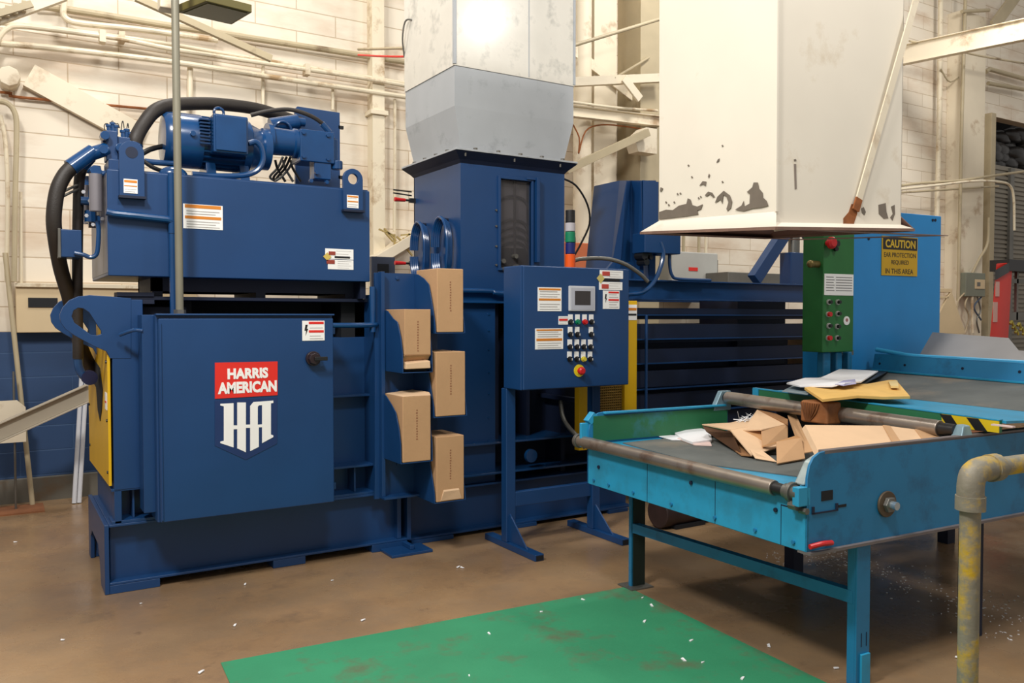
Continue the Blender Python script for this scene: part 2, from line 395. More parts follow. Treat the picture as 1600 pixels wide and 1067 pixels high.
# beige wiring trough on the wall, left
x0 = gy(24, 447, 8.25).x
t = thing('wall_trough', 'beige steel trough mounted along the wall above the blue paint, left of the baler', 'trough', (x0+.7, 8.25, 1.465))
B().box(x0, 1.6, 8.2, WY-.001, 1.465, 1.87).done('body', BEIGE, t, bevel=.006)
B().box(x0, 1.6, 8.17, 8.2, 1.855, 1.885).done('top_rail', CREAMP, t)
p = B().box(gy(44, 470, 8.19).x, gy(90, 470, 8.19).x, 8.19, 8.2, gy(44, 480, 8.19).z, gy(44, 465, 8.19).z).done('slot_opening', DARK, t)
# ---------------------------------------------------------------- pipes and steel on the wall (each its own thing)
def pipe(pts, y, r, name, label, cat='pipe', mat=None, group=None, smooth=True, clips=()):
    P = [gy(px, py, y if not isinstance(y, (list, tuple)) else y[i]) for i, (px, py) in enumerate(pts)]
    o = B().tube(P, r, smooth=smooth, k=4).done(name, mat or CREAMP)
    tag(o, label, cat, group)
    for (px, py) in clips:
        q = gy(px, py, y); B().box(q.x-.025, q.x+.025, y-r-.008, y+r+.05, q.z-r-.03, q.z+r+.03).done('pipe_clip', CREAMP, o)
    return o
pipe([(-60, 29), (0, 36), (120, 48), (270, 70), (400, 92), (560, 118), (645, 132)], 8.22, .018, 'wall_conduit', 'thin cream conduit on the upper left wall, topmost of the three close long runs', clips=((190, 58),))
pipe([(-12, 82), (0, 57), (12, 45), (32, 41), (110, 50), (190, 61), (270, 77), (400, 97), (560, 121), (645, 136)], 8.16, .022, 'wall_conduit', 'cream conduit bending down at the left edge, middle of the three close long runs', clips=((160, 57), (480, 109)))
pipe([(-60, 62), (0, 68), (100, 77), (270, 97), (400, 117), (536, 137), (645, 153)], 8.2, .026, 'wall_conduit', 'thicker cream pipe along the left wall, lowest of the three close long runs')
pipe([(104, -60), (101, 0), (99, 22), (108, 32), (130, 37), (200, 44), (270, 53), (340, 63)], 8.2, .026, 'bent_pipe', 'tan stained pipe dropping from above and bending right, upper left')
pipe([(55, 10), (100, 14), (250, 38), (330, 50), (640, 98)], 8.28, .03, 'wall_conduit', 'stained cream pipe highest on the left wall, running behind the hanging olive plate', mat=TAN)
pipe([(0, 144), (18, 146), (22, 151), (120, 160), (240, 171)], 8.3, .012, 'wall_cable', 'thin rusty brown line across the wall behind the cream diagonal brace', mat=RUST)
pipe([(0, 158), (12, 162), (22, 174), (26, 200), (24, 300), (22, 440)], 8.15, .022, 'bent_conduit', 'tan conduit arching down the wall at the far left edge', mat=TAN)
pipe([(0, 180), (8, 220), (12, 300), (10, 440)], 8.22, .018, 'bent_conduit', 'thin cream conduit running straight down beside the arched tan one at far left')
pipe([(33, 447), (32, 300)], 8.25, .014, 'vertical_conduit', 'thin pale conduit rising from the beige trough at far left', smooth=False)
pipe([(560, 77), (672, 74)], [7.4, 5.95], .012, 'short_pipe', 'short tan capped pipe pointing right in front of the metal duct', mat=TAN, smooth=False)
pipe([(560, 86), (600, 88), (634, 88), (643, 82), (648, 72), (655, 40), (663, -20)], [7.2, 6.6, 6.25, 6.15, 6.1, 6.05, 6.0], .009, 'red_air_hose', 'red air hose curving up beside the galvanised duct', 'hose', mat=REDM)
pipe([(632, 90), (629, 60), (633, 34), (643, 31), (654, 40), (662, 70), (656, 92)], [6.25, 6.2, 6.15, 6.1, 6.05, 6.0, 6.0], .007, 'grey_cable_loop', 'grey cable loop hanging left of the galvanised duct', 'cable', mat=GREYST)
pipe([(617, 155), (617, 250), (616, 362)], 8.25, .016, 'vertical_conduit', 'thin cream vertical conduit left of the blue hopper tower', smooth=False)
pipe([(648, 60), (648, 160), (650, 260), (650, 370)], 8.2, .02, 'vertical_conduit', 'cream vertical pipe half hidden behind the hopper tower left edge', smooth=False)
pipe([(411, 96), (411, 172)], 8.27, .016, 'vertical_conduit', 'short cream vertical pipe above the motor', smooth=False)
pipe([(297, 104), (297, 170)], 8.27, .026, 'vertical_conduit', 'wide cream vertical pipe just right of the grey post, above the motor hose', smooth=False)
pipe([(520, 133), (520, 172)], 8.27, .016, 'vertical_conduit', 'short cream vertical pipe above the tall blue back plate', smooth=False)
pipe([(891, 159), (960, 168), (1027, 173)], 7.79, .016, 'conduit', 'cream conduit clipped above the channel beam right of the duct', smooth=True)
pipe([(893, 72), (1040, 27)], 7.3, .02, 'slanting_pipe', 'thin tan pipe slanting up right between duct and hood', mat=TAN, smooth=False)
pipe([(960, 122), (1014, 90)], [7.72, 7.88], .014, 'slanting_rod', 'short thin rod slanting above the level beam by the hood', 'rod', mat=TAN, smooth=False)
pipe([(890, 185), (905, 215), (904, 240), (915, 205), (940, 195), (980, 198), (1010, 203)], 7.9, .009, 'loose_wire', 'thin brown wire drooping right of the duct', 'wire', mat=RUST)
pipe([(876, 277), (900, 290), (918, 320), (921, 350), (908, 380), (897, 400)], 5.9, .009, 'black_cable', 'thin black cable drooping from hopper tower to the signal light', 'cable', mat=BLACK)
def steel(p0, p1, wd, h, name, label, mat=CREAM, cat='beam', ib=False, up=(0, 0, 1)):
    b = B(); (b.ibeam if ib else b.bar)(p0, p1, wd, h, up=up) if ib else b.bar(p0, p1, wd, h, up)
    return tag(b.done(name, mat, bevel=.003), label, cat)
steel(gy(45, 118, 8.3), gy(222, 215, 8.3), .06, .21, 'diagonal_brace', 'wide flat cream diagonal brace on the wall above the hoses, left', cat='brace')
steel(gy(212, -4, 7.7), gy(424, 92, 7.7), .05, .06, 'diagonal_brace', 'narrow grey angle brace sloping down behind the hanging olive plate', TAN, 'brace')
steel(gy(-60, 50, 7.7), gy(100, -8, 7.7), .06, .09, 'diagonal_brace', 'cream sloping truss bar in the top left corner', cat='brace')
b = B()
for i in range(4):
    q = gy(-5+i*13, 22-i*4, 7.6); b.box(q.x, q.x+.03, 7.6, 7.66, q.z-.03, q.z+.05)
q = gy(-5, 22, 7.6); q2 = gy(50, 6, 7.6); b.bar(q, q2, .03, .05)
tag(b.done('toothed_strip', TAN), 'tan toothed metal strip above the sloping truss bar, top left corner', 'bracket')
q = gy(14, 122, 8.2)
tag(B().cyl((q.x, 8.12, q.z), (q.x, WY, q.z), .085, n=8).done('junction_cap', CREAM, bevel=.008), 'cream octagonal junction cap on the wall at far left', 'junction box')
steel(gy(880, 129, 7.75), gy(1034, 122, 7.75), .08, .10, 'level_beam', 'cream level beam joining the tan column, right of the duct')
B_ = steel(gy(893, 76, 8.07), gy(990, 152, 8.07), .03, .12, 'diagonal_brace', 'flat white diagonal brace sloping down to the level beam right of the duct', CREAM, 'brace')
steel(gy(975, 122, 7.65), gy(1000, 155, 7.65), .03, .10, 'gusset_plate', 'short white plate continuing below the level beam', CREAM, 'plate')
P0, P1 = gy(885, 173, 7.85), gy(1030, 190, 7.85)
steel(P0, P1, .09, .13, 'channel_beam', 'cream channel beam running behind duct and hood', ib=True)
steel(gy(884, 266, 7.6), gy(1012, 207, 7.6), .07, .09, 'diagonal_brace', 'tan angle brace rising from the hopper flange to the column behind the hood', TAN, 'brace')
q = gy(1010, 222, 7.7)
tag(B().plate([(q.x-.14, q.z-.13), (q.x+.15, q.z-.13), (q.x+.15, q.z+.17), (q.x-.02, q.z+.17), (q.x-.2, q.z+.02)], 7.68, 7.86).done('gusset_plate', CREAM), 'cream gusset plate bolted to the tan column behind the hood', 'plate')
# steel on the right, beyond the hood
h_ = gy(1412, 86, 7.9)
P1 = gz(1660, 34, h_.z); dv_ = (P1-h_).normalized()
steel(h_-dv_*.4, P1+dv_*2.5, .12, .30, 'roof_beam', 'heavy cream I-beam crossing high on the right towards the camera', ib=True)
pipe([(1421, 64), (1480, 75), (1530, 87), (1600, 99)], 7.7, .016, 'overhead_conduit', 'thin tan conduit crossing in front of the heavy I-beam', mat=TAN)
pipe([(1470, -20), (1468, 180), (1464, 340)], 8.2, .04, 'vertical_pipe', 'cream vertical pipe on the wall right of the hood, left of the two', smooth=False)
pipe([(1509, -20), (1503, 180), (1497, 470)], 8.02, .028, 'vertical_pipe', 'thin darker vertical pipe against the right wall column', mat=TAN, smooth=False)
pipe([(1408, 290), (1440, 286), (1500, 282), (1540, 276), (1600, 268)], 7.6, .022, 'overhead_conduit', 'tan conduit above the blue caution panel, upper of the close pair', mat=TAN)
pipe([(1404, 296), (1450, 291), (1520, 283), (1560, 284), (1578, 290), (1584, 310), (1585, 360)], 7.55, .020, 'overhead_conduit', 'cream conduit curving down before the roll-up door, lower of the close pair')
pipe([(1405, 301), (1560, 291)], 8.05, .018, 'overhead_conduit', 'tan conduit just below the close pair, running to the right column', mat=TAN, smooth=False)
pipe([(1540, 112), (1546, 108), (1600, 123)], 8.2, .04, 'door_track_pipe', 'upper tan pipe above the roll-up door opening', mat=TAN, smooth=False)
pipe([(1544, 130), (1600, 140)], 8.2, .035, 'door_track_pipe', 'lower tan pipe above the roll-up door opening', mat=TAN, smooth=False)
pipe([(1510, 110), (1485, 128), (1470, 108)], 8.15, .012, 'slack_wire', 'thin slack wire below the heavy I-beam', 'wire', mat=TAN)
steel(gy(1552, 42, 7.9), gy(1590, -10, 7.9), .05, .22, 'diagonal_brace', 'short tan brace rising from the heavy I-beam, top right', TAN, 'brace')
pipe([(1503, 18), (1545, 16)], 8.0, .03, 'pipe_stub', 'short tan pipe stub high beside the right wall column', mat=TAN, smooth=False)
# hanging olive plate of a lamp, upper left
zq = 3.45
c4 = [gz(277, 20, zq), gz(362, 39, zq), gz(394, 20, zq), gz(322, 2, zq)]
t = thing('hanging_lamp', 'olive flat lamp housing hanging high left, seen from below beside the grey post', 'lamp', c4[0])
B().slab(c4, (0, 0, .05)).done('housing', OLIVE, t, bevel=.006)
i4 = [c.lerp(sum(c4, Vector())/4, .14)-Vector((0, 0, .004)) for c in c4]
B().slab(i4, (0, 0, .01)).done('diffuser', M('dusty_olive_diffuser', (86, 82, 44), .4), t)
q = gz(262, 12, zq)
B().box(q.x-.05, q.x+.05, q.y-.05, q.y+.05, zq-.02, zq+.1).done('mounting_box', CREAM, t, bevel=.01)
B().cyl((q.x, q.y, zq+.1), (q.x, q.y, 5.5), .012).done('hanger_rod', GREYST, t)
# things along the left wall
t = thing('leaning_pole', 'tan pole leaning on the wall at far left behind a white plate', 'pole', gz(48, 779, 0))
P0, P1 = gz(51, 790, 0), gy(8, 395, 8.2)
B().cyl(P0, P1, .02).done('tube', TAN, t)
Y0 = 7.95
q0, q1 = gy(-30, 628, Y0), gy(41, 690, Y0)
t = thing('white_plate_stand', 'white square plate with clipped corner on thin legs at far left', 'sign stand', (q0.x+.1, Y0, 0))
B().plate([(q0.x, q1.z), (q1.x, q1.z), (q1.x, q0.z-.06), (q1.x-.06, q0.z), (q0.x, q0.z)], Y0, Y0+.012).done('plate', CREAM, t)
for px in (-8, 23):
    q = gy(px, 690, Y0+.03); B().cyl((q.x, Y0+.03, 0), (q.x, Y0+.03, 1.15), .009).done('leg', GREYST, t)
B().box(q0.x-.1, q1.x+.12, Y0-.16, Y0+.18, 0, .012).done('base_plate', M('rusty_floor_plate', (132, 84, 52), .8, var=.3), t)
steel(gy(-40, 693, 7.55), gy(142, 612, 7.55), .09, .14, 'steel_channel', 'beige steel channel propped slantwise across the far left, its end behind the baler', M('grey_beige_channel', (182, 172, 154), .5, .1), ib=True)
for i, (ax, bx) in enumerate((((129, 560), (115, 734)), ((137, 560), (123, 735)))):
    P0 = gy(*ax, 8.2); P1 = gy(*bx, 8.0); P1.z = .004
    tag(B().cyl(P1, P0, .018).done('white_tube', PVC), 'white plastic tube leaning on the blue wall, %s of the pair beside the baler' % ('left one', 'right one')[i], 'tube', 'white tubes leaning on the blue wall')
# painted walkway
mp_ = B(TM).box(.606, 2.905, .9, 3.986, 0, .003).done('painted_walkway', M('green_floor_paint', (54, 138, 98), .5, var=.1, scale=2, dirt=(88, 112, 82), dirt_amt=.36, dirt_scale=3, bump=.08))
tag(mp_, 'green painted rectangle on the concrete floor in front of the conveyor table', 'floor paint')
rs = random.Random(8)
spots = [(314, 1050), (567, 969), (519, 907), (846, 956), (911, 937), (764, 990), (1007, 971), (1004, 934), (1098, 1035), (1068, 1031), (733, 1056), (1201, 1009), (1080, 1001), (383, 913), (367, 977), (1497, 1028), (1307, 1044), (220, 943), (24, 847), (716, 886), (722, 887), (98, 1000), (1018, 946), (1160, 1060)]
SCRAPS = {}
GREEN_I = sorted([i for i, s in enumerate(spots) if (lambda t: .606 < t.x < 2.905 and t.y < 3.986)(TI @ gz(s[0], s[1], 0))], key=lambda i: spots[i][0])
BARE_I = sorted([i for i in range(len(spots)) if i not in GREEN_I], key=lambda i: spots[i][0])
ORD = ['leftmost', 'second from left', 'third from left', 'fourth from left', 'fifth from left', 'sixth from left', 'seventh from left', 'eighth from left', 'ninth from left', 'tenth from left', 'eleventh from left', 'twelfth from left', 'thirteenth from left', 'fourteenth from left', 'fifteenth from left']
for L_, wh in ((GREEN_I, 'on the green paint'), (BARE_I, 'on the bare concrete floor')):
    for k, i in enumerate(L_): SCRAPS[i] = 'tiny white paper scrap %s, %s one there' % (wh, ORD[k])
for i, (px, py) in enumerate(spots):
    q = gz(px, py, .0035); a = rs.random()*3.1; s = .006+rs.random()*.012
    T_ = Matrix.Translation(q) @ Matrix.Rotation(a, 4, 'Z')
    tag(B(T_).hexa([(-s, -s*.4, 0), (s, -s*.3, 0), (s*.9, s*.4, 0), (-s*.8, s*.35, 0), (-s, -s*.4, .003), (s, -s*.3, .006), (s*.9, s*.4, .003), (-s*.8, s*.35, .005)]).done('paper_scrap', PAPER),
        SCRAPS[i], 'paper scrap', 'paper scraps scattered over the floor')
b = B()
for i in range(330):
    u = rs.random(); px = 1270+u*330+rs.gauss(0, 8); py = 862+u*110+rs.gauss(0, 14)
    if i % 3 == 0: px, py = 1195+rs.random()*130, 862+rs.random()*22
    if i % 7 == 0: px, py = 1480+rs.random()*140, 940+rs.random()*60
    q = gz(px, max(py, 850), .001); s = .003+rs.random()*.005; a = rs.random()*3
    dx, dy = math.cos(a)*s, math.sin(a)*s
    b.hexa([q+Vector((-dx, -dy, 0)), q+Vector((dy*.5, -dx*.5, 0)), q+Vector((dx, dy, 0)), q+Vector((-dy*.5, dx*.5, 0)),
            q+Vector((-dx, -dy, .003)), q+Vector((dy*.5, -dx*.5, .003)), q+Vector((dx, dy, .003)), q+Vector((-dy*.5, dx*.5, .003))])
tag(b.done('paper_shreds', PAPER), 'fine white paper shreds strewn on the floor under the conveyor table', 'paper shreds', kind='stuff')
# ================================================================ BALER
FY = 5.257
bal = thing('baler', 'long dark blue horizontal baler on a steel base, with yellow end guard and slatted chamber', 'baler', (.53, FY, 0))
b = B()
b.box(.54, 2.36, 5.33, 6.18, .05, .39); b.box(.53, 2.40, FY, 5.34, .05, .066); b.box(.53, 2.40, FY, 6.2, .387, .403)

for x0, x1 in ((.53, .80), (1.47, 1.68), (2.14, 2.40)): B().box(x0, x1, FY, 5.5, 0, .05).done('base_pad', BLUE, bal, bevel=.003)
b.box(2.33, 2.36, FY+.01, 5.34, .066, .387); b.box(2.40, 2.43, FY, 5.4, .05, .40)
b.box(2.20, 2.50, 5.06, FY, 0, .02); b.box(2.36, 2.39, 5.12, FY+.02, .02, .05)
b.done('base_frame', BLUE, bal, bevel=.004)
b = B().plate([(FY, 0), (5.47, 0), (5.56, .16), (5.62, .21), (6.02, .21), (6.10, .16), (6.12, 0), (6.24, 0), (6.24, .403), (FY, .403)], .505, .53, 'yz')
b.box(.53, .60, 6.14, 6.24, 0, .2); b.done('base_end_plate', BLUE, bal, bevel=.004)
b = B(); b.box(2.43, 4.45, 5.38, 6.2, .03, .36); b.box(2.43, 4.45, 5.30, 5.42, .03, .046); b.box(2.43, 4.45, 5.30, 6.2, .355, .37)
for x0, x1 in ((2.45, 2.78), (3.3, 3.5), (4.2, 4.4)): b.box(x0, x1, 5.29, 5.5, 0, .03)
b.done('rear_base_frame', BLUE, bal, bevel=.003)
b = B(); b.box(.56, 2.6, 5.42, 6.2, .403, 1.46); b.done('front_body', BLUE, bal, bevel=.004)
b = B(); b.box(.60, 2.6, 5.85, 6.2, 1.46, 1.70); b.box(1.0, 1.04, 5.5, 5.85, 1.46, 1.70); b.box(2.0, 2.1, 5.45, 5.85, 1.46, 1.70); b.done('cylinder_recess', DARK, bal)
b = B(); b.box(.60, 2.62, 5.36, 6.2, 1.70, 1.722); b.box(.60, .80, 5.33, 5.50, 1.675, 1.70); b.done('body_top_plate', NAVY, bal, bevel=.003)
b = B(); b.box(.56, .725, 5.259, 5.42, .60, 1.70); b.box(.56, .60, 5.262, 5.42, .403, .60); b.done('corner_post', BLUE, bal, bevel=.004)
b = B(); b.box(.545, 2.2, 5.262, 5.42, .592, .606); b.box(.545, 2.2, 5.262, 5.42, .403, .420); b.box(1.85, 2.16, 5.33, 5.42, 1.06, 1.075)
for x in (.66, 1.88, 2.03): b.box(x, x+.012, 5.30, 5.42, .42, .592)
b.done('stiffening_rib', BLUE, bal, bevel=.002, each=True)
b = B(); b.cyl((.67, 5.262, 1.395), (.67, 5.27, 1.395), .006)
for z in (.72, .86, 1.0, 1.2): b.cyl((.64, 5.262, z), (.64, 5.272, z), .007, n=8)
b.done('rivet', GREYST, bal, each=True)
b = B(); b.box(2.155, 2.175, 5.22, 5.42, .403, 1.75); b.done('side_plate', BLUE, bal, bevel=.003)
# pipe stubs
b = B().tube([(1.80, 5.16, 1.545), (2.0, 5.16, 1.545), (2.12, 5.17, 1.547), (2.155, 5.2, 1.55)], .017); b.cyl((2.12, 5.18, 1.50), (2.12, 5.18, 1.80), .02); b.done('side_conduit', BLUE2, bal)
# yellow end guard
yz = lambda px, py: (gx(px, py, .55).y, gx(px, py, .55).z)
g = B().plate([(5.275, .625), (6.46, .60), (6.46, 1.60), (6.2, 1.70), (5.5, 1.70), (5.275, 1.40)], .535, .55, 'yz').done('end_guard', YEL, bal, bevel=.002)
b = B()
for y, z in ((5.31, .70), (5.31, 1.0), (5.31, 1.34), (6.38, .72), (6.38, 1.0), (6.38, 1.5)): b.cyl((.528, y, z), (.536, y, z), .009, n=8)
b.done('screw', BLKP, g, each=True)
b = B().plate([(gx(px, py, .533).y, gx(px, py, .533).z) for px, py in ((143, 560), (150, 566), (156, 575), (160.5, 610), (159, 640), (156.5, 658), (153, 640), (150.5, 605), (143, 592))], .531, .535, 'yz').done('hose_opening', DARK, g)
B().box(.532, .535, 5.31, 5.40, 1.06, 1.16).done('notice_sticker', WHITE, g)
B().box(.5305, .532, 5.32, 5.39, 1.10, 1.11).done('colour_band', REDM, g)
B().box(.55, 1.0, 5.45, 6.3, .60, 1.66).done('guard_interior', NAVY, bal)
B().box(.60, .95, 5.55, 6.4, 1.70, 1.72).done('guard_top_strip', YEL, bal)
# lifting plates with tear-drop slots
def px_loop(pts, y): return [(gy(px, py, y).x, gy(px, py, y).z) for px, py in pts]
out = [(205, 466), (170, 463), (140, 461), (122, 463), (108, 469), (98, 480), (93, 492), (95, 504), (102, 514), (116, 524), (145, 540), (166, 549), (172, 560), (205, 560)]
slot = [(122, 481), (130, 482), (139, 488), (150, 505), (158, 517), (158, 522), (152, 524), (142, 523), (130, 514), (116, 504), (112, 494), (115, 485)]
B().plate(px_loop(out, 5.262), 5.256, 5.285, 'xz', [px_loop(slot, 5.262)]).done('lifting_plate', BLUE, bal, bevel=.003)
sh_ = lambda L, dx, dz: [(a+dx, c+dz) for a, c in L]
B().plate(sh_(px_loop(out[1:-1], 5.235), -.02, 0), 5.76, 5.79, 'xz', [sh_(px_loop(slot, 5.235), -.02, 0)]).done('lifting_plate', BLUE, bal, bevel=.003)
# middle body under the hopper
b = B(); b.box(2.6, 3.16, 5.34, 6.2, .37, 1.70); b.done('middle_body', BLUE, bal, bevel=.004)
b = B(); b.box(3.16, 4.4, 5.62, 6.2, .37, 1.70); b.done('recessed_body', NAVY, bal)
b = B(); b.box(3.19, 3.22, 5.40, 5.62, .62, 1.70); b.box(3.50, 3.53, 5.44, 5.62, .62, 1.70); b.box(3.36, 3.39, 5.5, 5.62, .62, 1.7); b.box(3.8, 3.84, 5.40, 5.62, .37, 1.7); b.done('recess_stiffener', NAVY, bal, each=True)
b = B(); b.box(2.55, 4.38, 5.27, 5.62, .66, .675); b.box(2.43, 4.38, 5.25, 5.62, .44, .455); b.box(2.6, 4.4, 5.29, 6.2, 1.70, 1.714); b.box(2.6, 4.4, 5.36, 6.2, 1.714, 1.79)
b.done('body_ledge', BLUE2, bal, bevel=.002, each=True)
B().tube([(2.62, 5.33, 1.79), (3.1, 5.33, 1.79), (3.2, 5.32, 1.775), (3.9, 5.32, 1.765)], .018).done('ledge_tube', BLUE2, bal)
b = B()
for x in (3.10,):
    for z in (.68, .85, 1.03, 1.19, 1.36, 1.5, 1.62): b.cyl((x, 5.334, z), (x, 5.341, z), .008, n=8)
for x, z in ((2.72, 1.60), (2.75, .9)): b.cyl((x, 5.334, z), (x, 5.341, z), .007, n=8)
b.done('rivet', BLUE2, bal, each=True); B().cyl((3.42, 5.24, .55), (3.42, 5.27, .55), .05).done('round_cap', BLUE2, bal)
# slatted bale chamber
CHY = 5.40
X0, X1 = 4.40, 7.02
zl = lambda py, y=CHY: gy(1000, py, y).z
b = B(); zb0, zb1 = zl(469), zl(437)
b.box(X0-.7, X1, CHY, CHY+.02, zb0+.01, zb1-.01); b.box(X0-.7, X1, CHY-.06, CHY+.08, zb1-.012, zb1); b.box(X0-.7, X1, CHY-.06, CHY+.08, zb0, zb0+.012)
b.box(X0, X1, 6.15, 6.2, zb0+.005, zb1-.01); b.done('chamber_top_beam', BLUE, bal, bevel=.002)
rows = [(481, 499), (507, 536), (546, 570), (580, 606), (616, 642), (652, 700)]
b = B()
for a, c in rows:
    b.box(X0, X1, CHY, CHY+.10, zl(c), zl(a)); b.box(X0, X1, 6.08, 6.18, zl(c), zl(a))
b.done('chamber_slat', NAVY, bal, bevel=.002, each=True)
b = B()
for py in (492, 530, 568, 608, 648): b.box(X0, X1, CHY-.045, CHY, zl(py)-.006, zl(py)+.004)
b.done('slat_flange', BLUE, bal, each=True)
b = B(); b.cyl((gy(1010, 500, 5.33).x, 5.33, .5), (gy(1010, 500, 5.33).x, 5.33, zl(492)), .012); b.done('vertical_rod', BLUE, bal)
b = B(); b.box(X0, X1, CHY, 6.2, .30, .62); b.box(X0-.03, X0+.06, CHY-.02, 6.2, .3, zb1); b.done('chamber_floor', NAVY, bal)
xa, xb = gy(1122, 480, 5.8).x, gy(1196, 480, 5.8).x
b = B(); b.box(xa, xb, 5.55, 6.05, .62, 1.76); b.box(4.45, 6.7, 5.6, 6.0, .62, 1.53); b.done('press_ram', NAVY, bal)
b = B()
for x in (5.0, 6.2, 6.9): b.box(x, x+.1, CHY+.02, CHY+.2, 0, .30)
b.done('chamber_foot', NAVY, bal, each=True)
# tension tower and fittings on top of the chamber
zt = zb1
def P2(px, py, y=5.5): q = gy(px, py, y); return (q.x, q.z)
b = B()
bot = [(955, 437), (985, 437), (1000, 437), (1022, 437)]
def ring(pts, y): return [Vector((P2(*p, y)[0], y, P2(*p, y)[1])) for p in pts]
loB = [(952, 5.50), (968, 5.38), (984, 5.46), (994, 5.46), (1006, 5.38), (1014, 5.46), (1024, 5.46)]
hiB = [(968, 5.50), (979, 5.36), (986, 5.50), (1001, 5.36), (1008, 5.46), (1016, 5.40), (1025, 5.40)]
LO = [b.v(gy(px, 437, y)) for px, y in loB]; HI = [b.v(gy(px, 282, y)) for px, y in hiB]
LO += [b.v(gy(1024, 437, 5.46)+Vector((0, .35, 0))), b.v(gy(952, 437, 5.5)+Vector((0, .35, 0)))]; HI += [b.v(gy(1025, 282, 5.4)+Vector((0, .35, 0))), b.v(gy(968, 282, 5.5)+Vector((0, .35, 0)))]
for k in range(9): b.f([LO[k], LO[(k+1) % 9], HI[(k+1) % 9], HI[k]])
b.f(LO[::-1]); b.f(HI)
g0 = gy(934, 437, 5.44); g1 = gy(985, 437, 5.44); g2 = gy(958, 408, 5.44)
b.plate([(g0.x, g0.z), (g1.x, g1.z), (g1.x, g2.z), (g2.x, g2.z)], 5.43, 5.46, 'xz')
b.box(gy(1002, 400, 5.4).x, gy(1026, 400, 5.4).x, 5.38, 5.8, gy(1020, 385, 5.4).z, gy(1020, 284, 5.4).z)
tt_ = b.done('tension_tower', BLUE, bal)
for pl in tt_.data.polygons: pl.use_smooth = False
b = B(); q0 = gy(1000, 395, 5.3); q1 = gy(1056, 368, 5.3); b.box(q0.x, q1.x, 5.24, 5.4, q0.z, q1.z)
q0 = gy(1030, 392, 5.3); b.cyl((q0.x, 5.3, q0.z-.04), (q0.x, 5.3, q0.z+.05), .05, n=12)
b.done('valve_bracket', BLUE, bal, bevel=.006)
b = B(); q = gy(1003, 400, 5.32)
for dx, dz, r in ((0, 0, .035), (.05, .03, .028), (.02, -.05, .03), (.07, -.01, .02)): b.cyl((q.x+dx, 5.28, q.z+dz), (q.x+dx, 5.38, q.z+dz), r, n=10)
b.done('valve_fitting', BLKP, bal)
P = lambda L, y: [gy(px, py, y) for px, py in L]
B().tube(P([(1031, 378), (1036, 395), (1033, 415), (1022, 440), (1005, 456), (980, 460)], 5.25), .019).done('blue_hose', BLUE2, bal)
B().tube(P([(1047, 385), (1046, 410), (1050, 430), (1062, 436), (1110, 438)], 5.3), .014).done('hydraulic_line', BLUE, bal)
B().tube(P([(888, 412), (905, 405), (945, 404), (975, 412), (1000, 428), (1012, 440)], 5.1), .016).done('grey_flexible_conduit', GREYST, bal)
B().tube([gy(876, 628, 5.3), gy(879, 650, 5.15), gy(889, 668, 5.05), gy(902, 682, 4.95), gy(915, 700, 4.9)], .017).done('grey_flexible_conduit', GREYST, bal)
b = B(); q0, q1 = gy(1228, 437, 5.6), gy(1255, 396, 5.6); b.box(q0.x, q1.x, 5.54, 5.68, zt, q1.z)
b.done('cylinder_block', BLUE, bal, bevel=.006)
q = gy(1243, 396, 5.6); B().cyl((q.x, 5.62, q.z), (q.x, 5.62, q.z+.30), .055).done('steel_rod', GREYST, bal)
b = B(); b.bar(gy(1178, 437, 5.62), gy(1238, 345, 5.62), .09, .12, (0, 0, 1)); b.done('diagonal_strut', BLUE, bal, bevel=.004)
b = B(); b.bar(gy(1306, 437, 5.62), gy(1250, 345, 5.62), .09, .11); b.done('diagonal_strut', BLUE, bal, bevel=.004)
# bale inside
tag(B().box(gy(1256, 560, 5.53).x, 6.98, 5.52, 6.04, .63, 1.50).done('cardboard_bale', CARD, None, bevel=.02), 'brown cardboard bale glimpsed between the chamber slats beside the green control post', 'bale')
# ---------------------------------------------------------------- yellow guard frame by the control cabinet
GYY = 5.05
g = thing('yellow_guard_frame', 'yellow steel guard posts with mesh standing behind the control cabinet', 'guard', (gy(990, 600, GYY).x, GYY, 0))
xa, xb = gy(976, 600, GYY).x, gy(995, 600, GYY).x
B().box(xa, xb, GYY, GYY+.06, .62, gy(990, 470, GYY).z).done('post', YEL, g, bevel=.003)
xc, xd = gy(905, 650, GYY).x, gy(930, 650, GYY).x
B().box(xc, xd, GYY, GYY+.06, gy(915, 703, GYY).z, 1.42).done('post', YEL, g, bevel=.003)
for x_ in (xc+.01, xa+.01):
    for z_ in (.95, 1.35): B().box(x_, x_+.05, GYY+.06, 5.64 if x_ < 4.3 else 5.39, z_, z_+.03).done('mounting_bracket', NAVY, g)
b = B(); x = xd
while x < xa: b.cyl((x, GYY+.03, .55), (x, GYY+.03, 1.42), .0035, n=4); x += .02
z = .56
while z < 1.42: b.cyl((xd, GYY+.03, z), (xa, GYY+.03, z), .0035, n=4); z += .02
b.done('mesh', M('mesh_wire_yellow', (150, 116, 40), .5), g)
B().box(xd, xa, GYY+.035, GYY+.045, .55, 1.42).done('mesh_backing', M('mesh_backing_brown', (110, 84, 36), .8), g)
q = gy(984, 474, GYY); s = B().box(xa+.005, xb-.005, GYY-.003, GYY, q.z-.13, q.z-.01).done('safety_sticker', WHITE, g)
B().box(xa+.01, xb-.01, GYY-.005, GYY-.003, q.z-.055, q.z-.035).done('colour_band', ORANGE, s)
B().box(xa+.01, xb-.01, GYY-.005, GYY-.003, q.z-.095, q.z-.08).done('colour_band', BLKP, s)
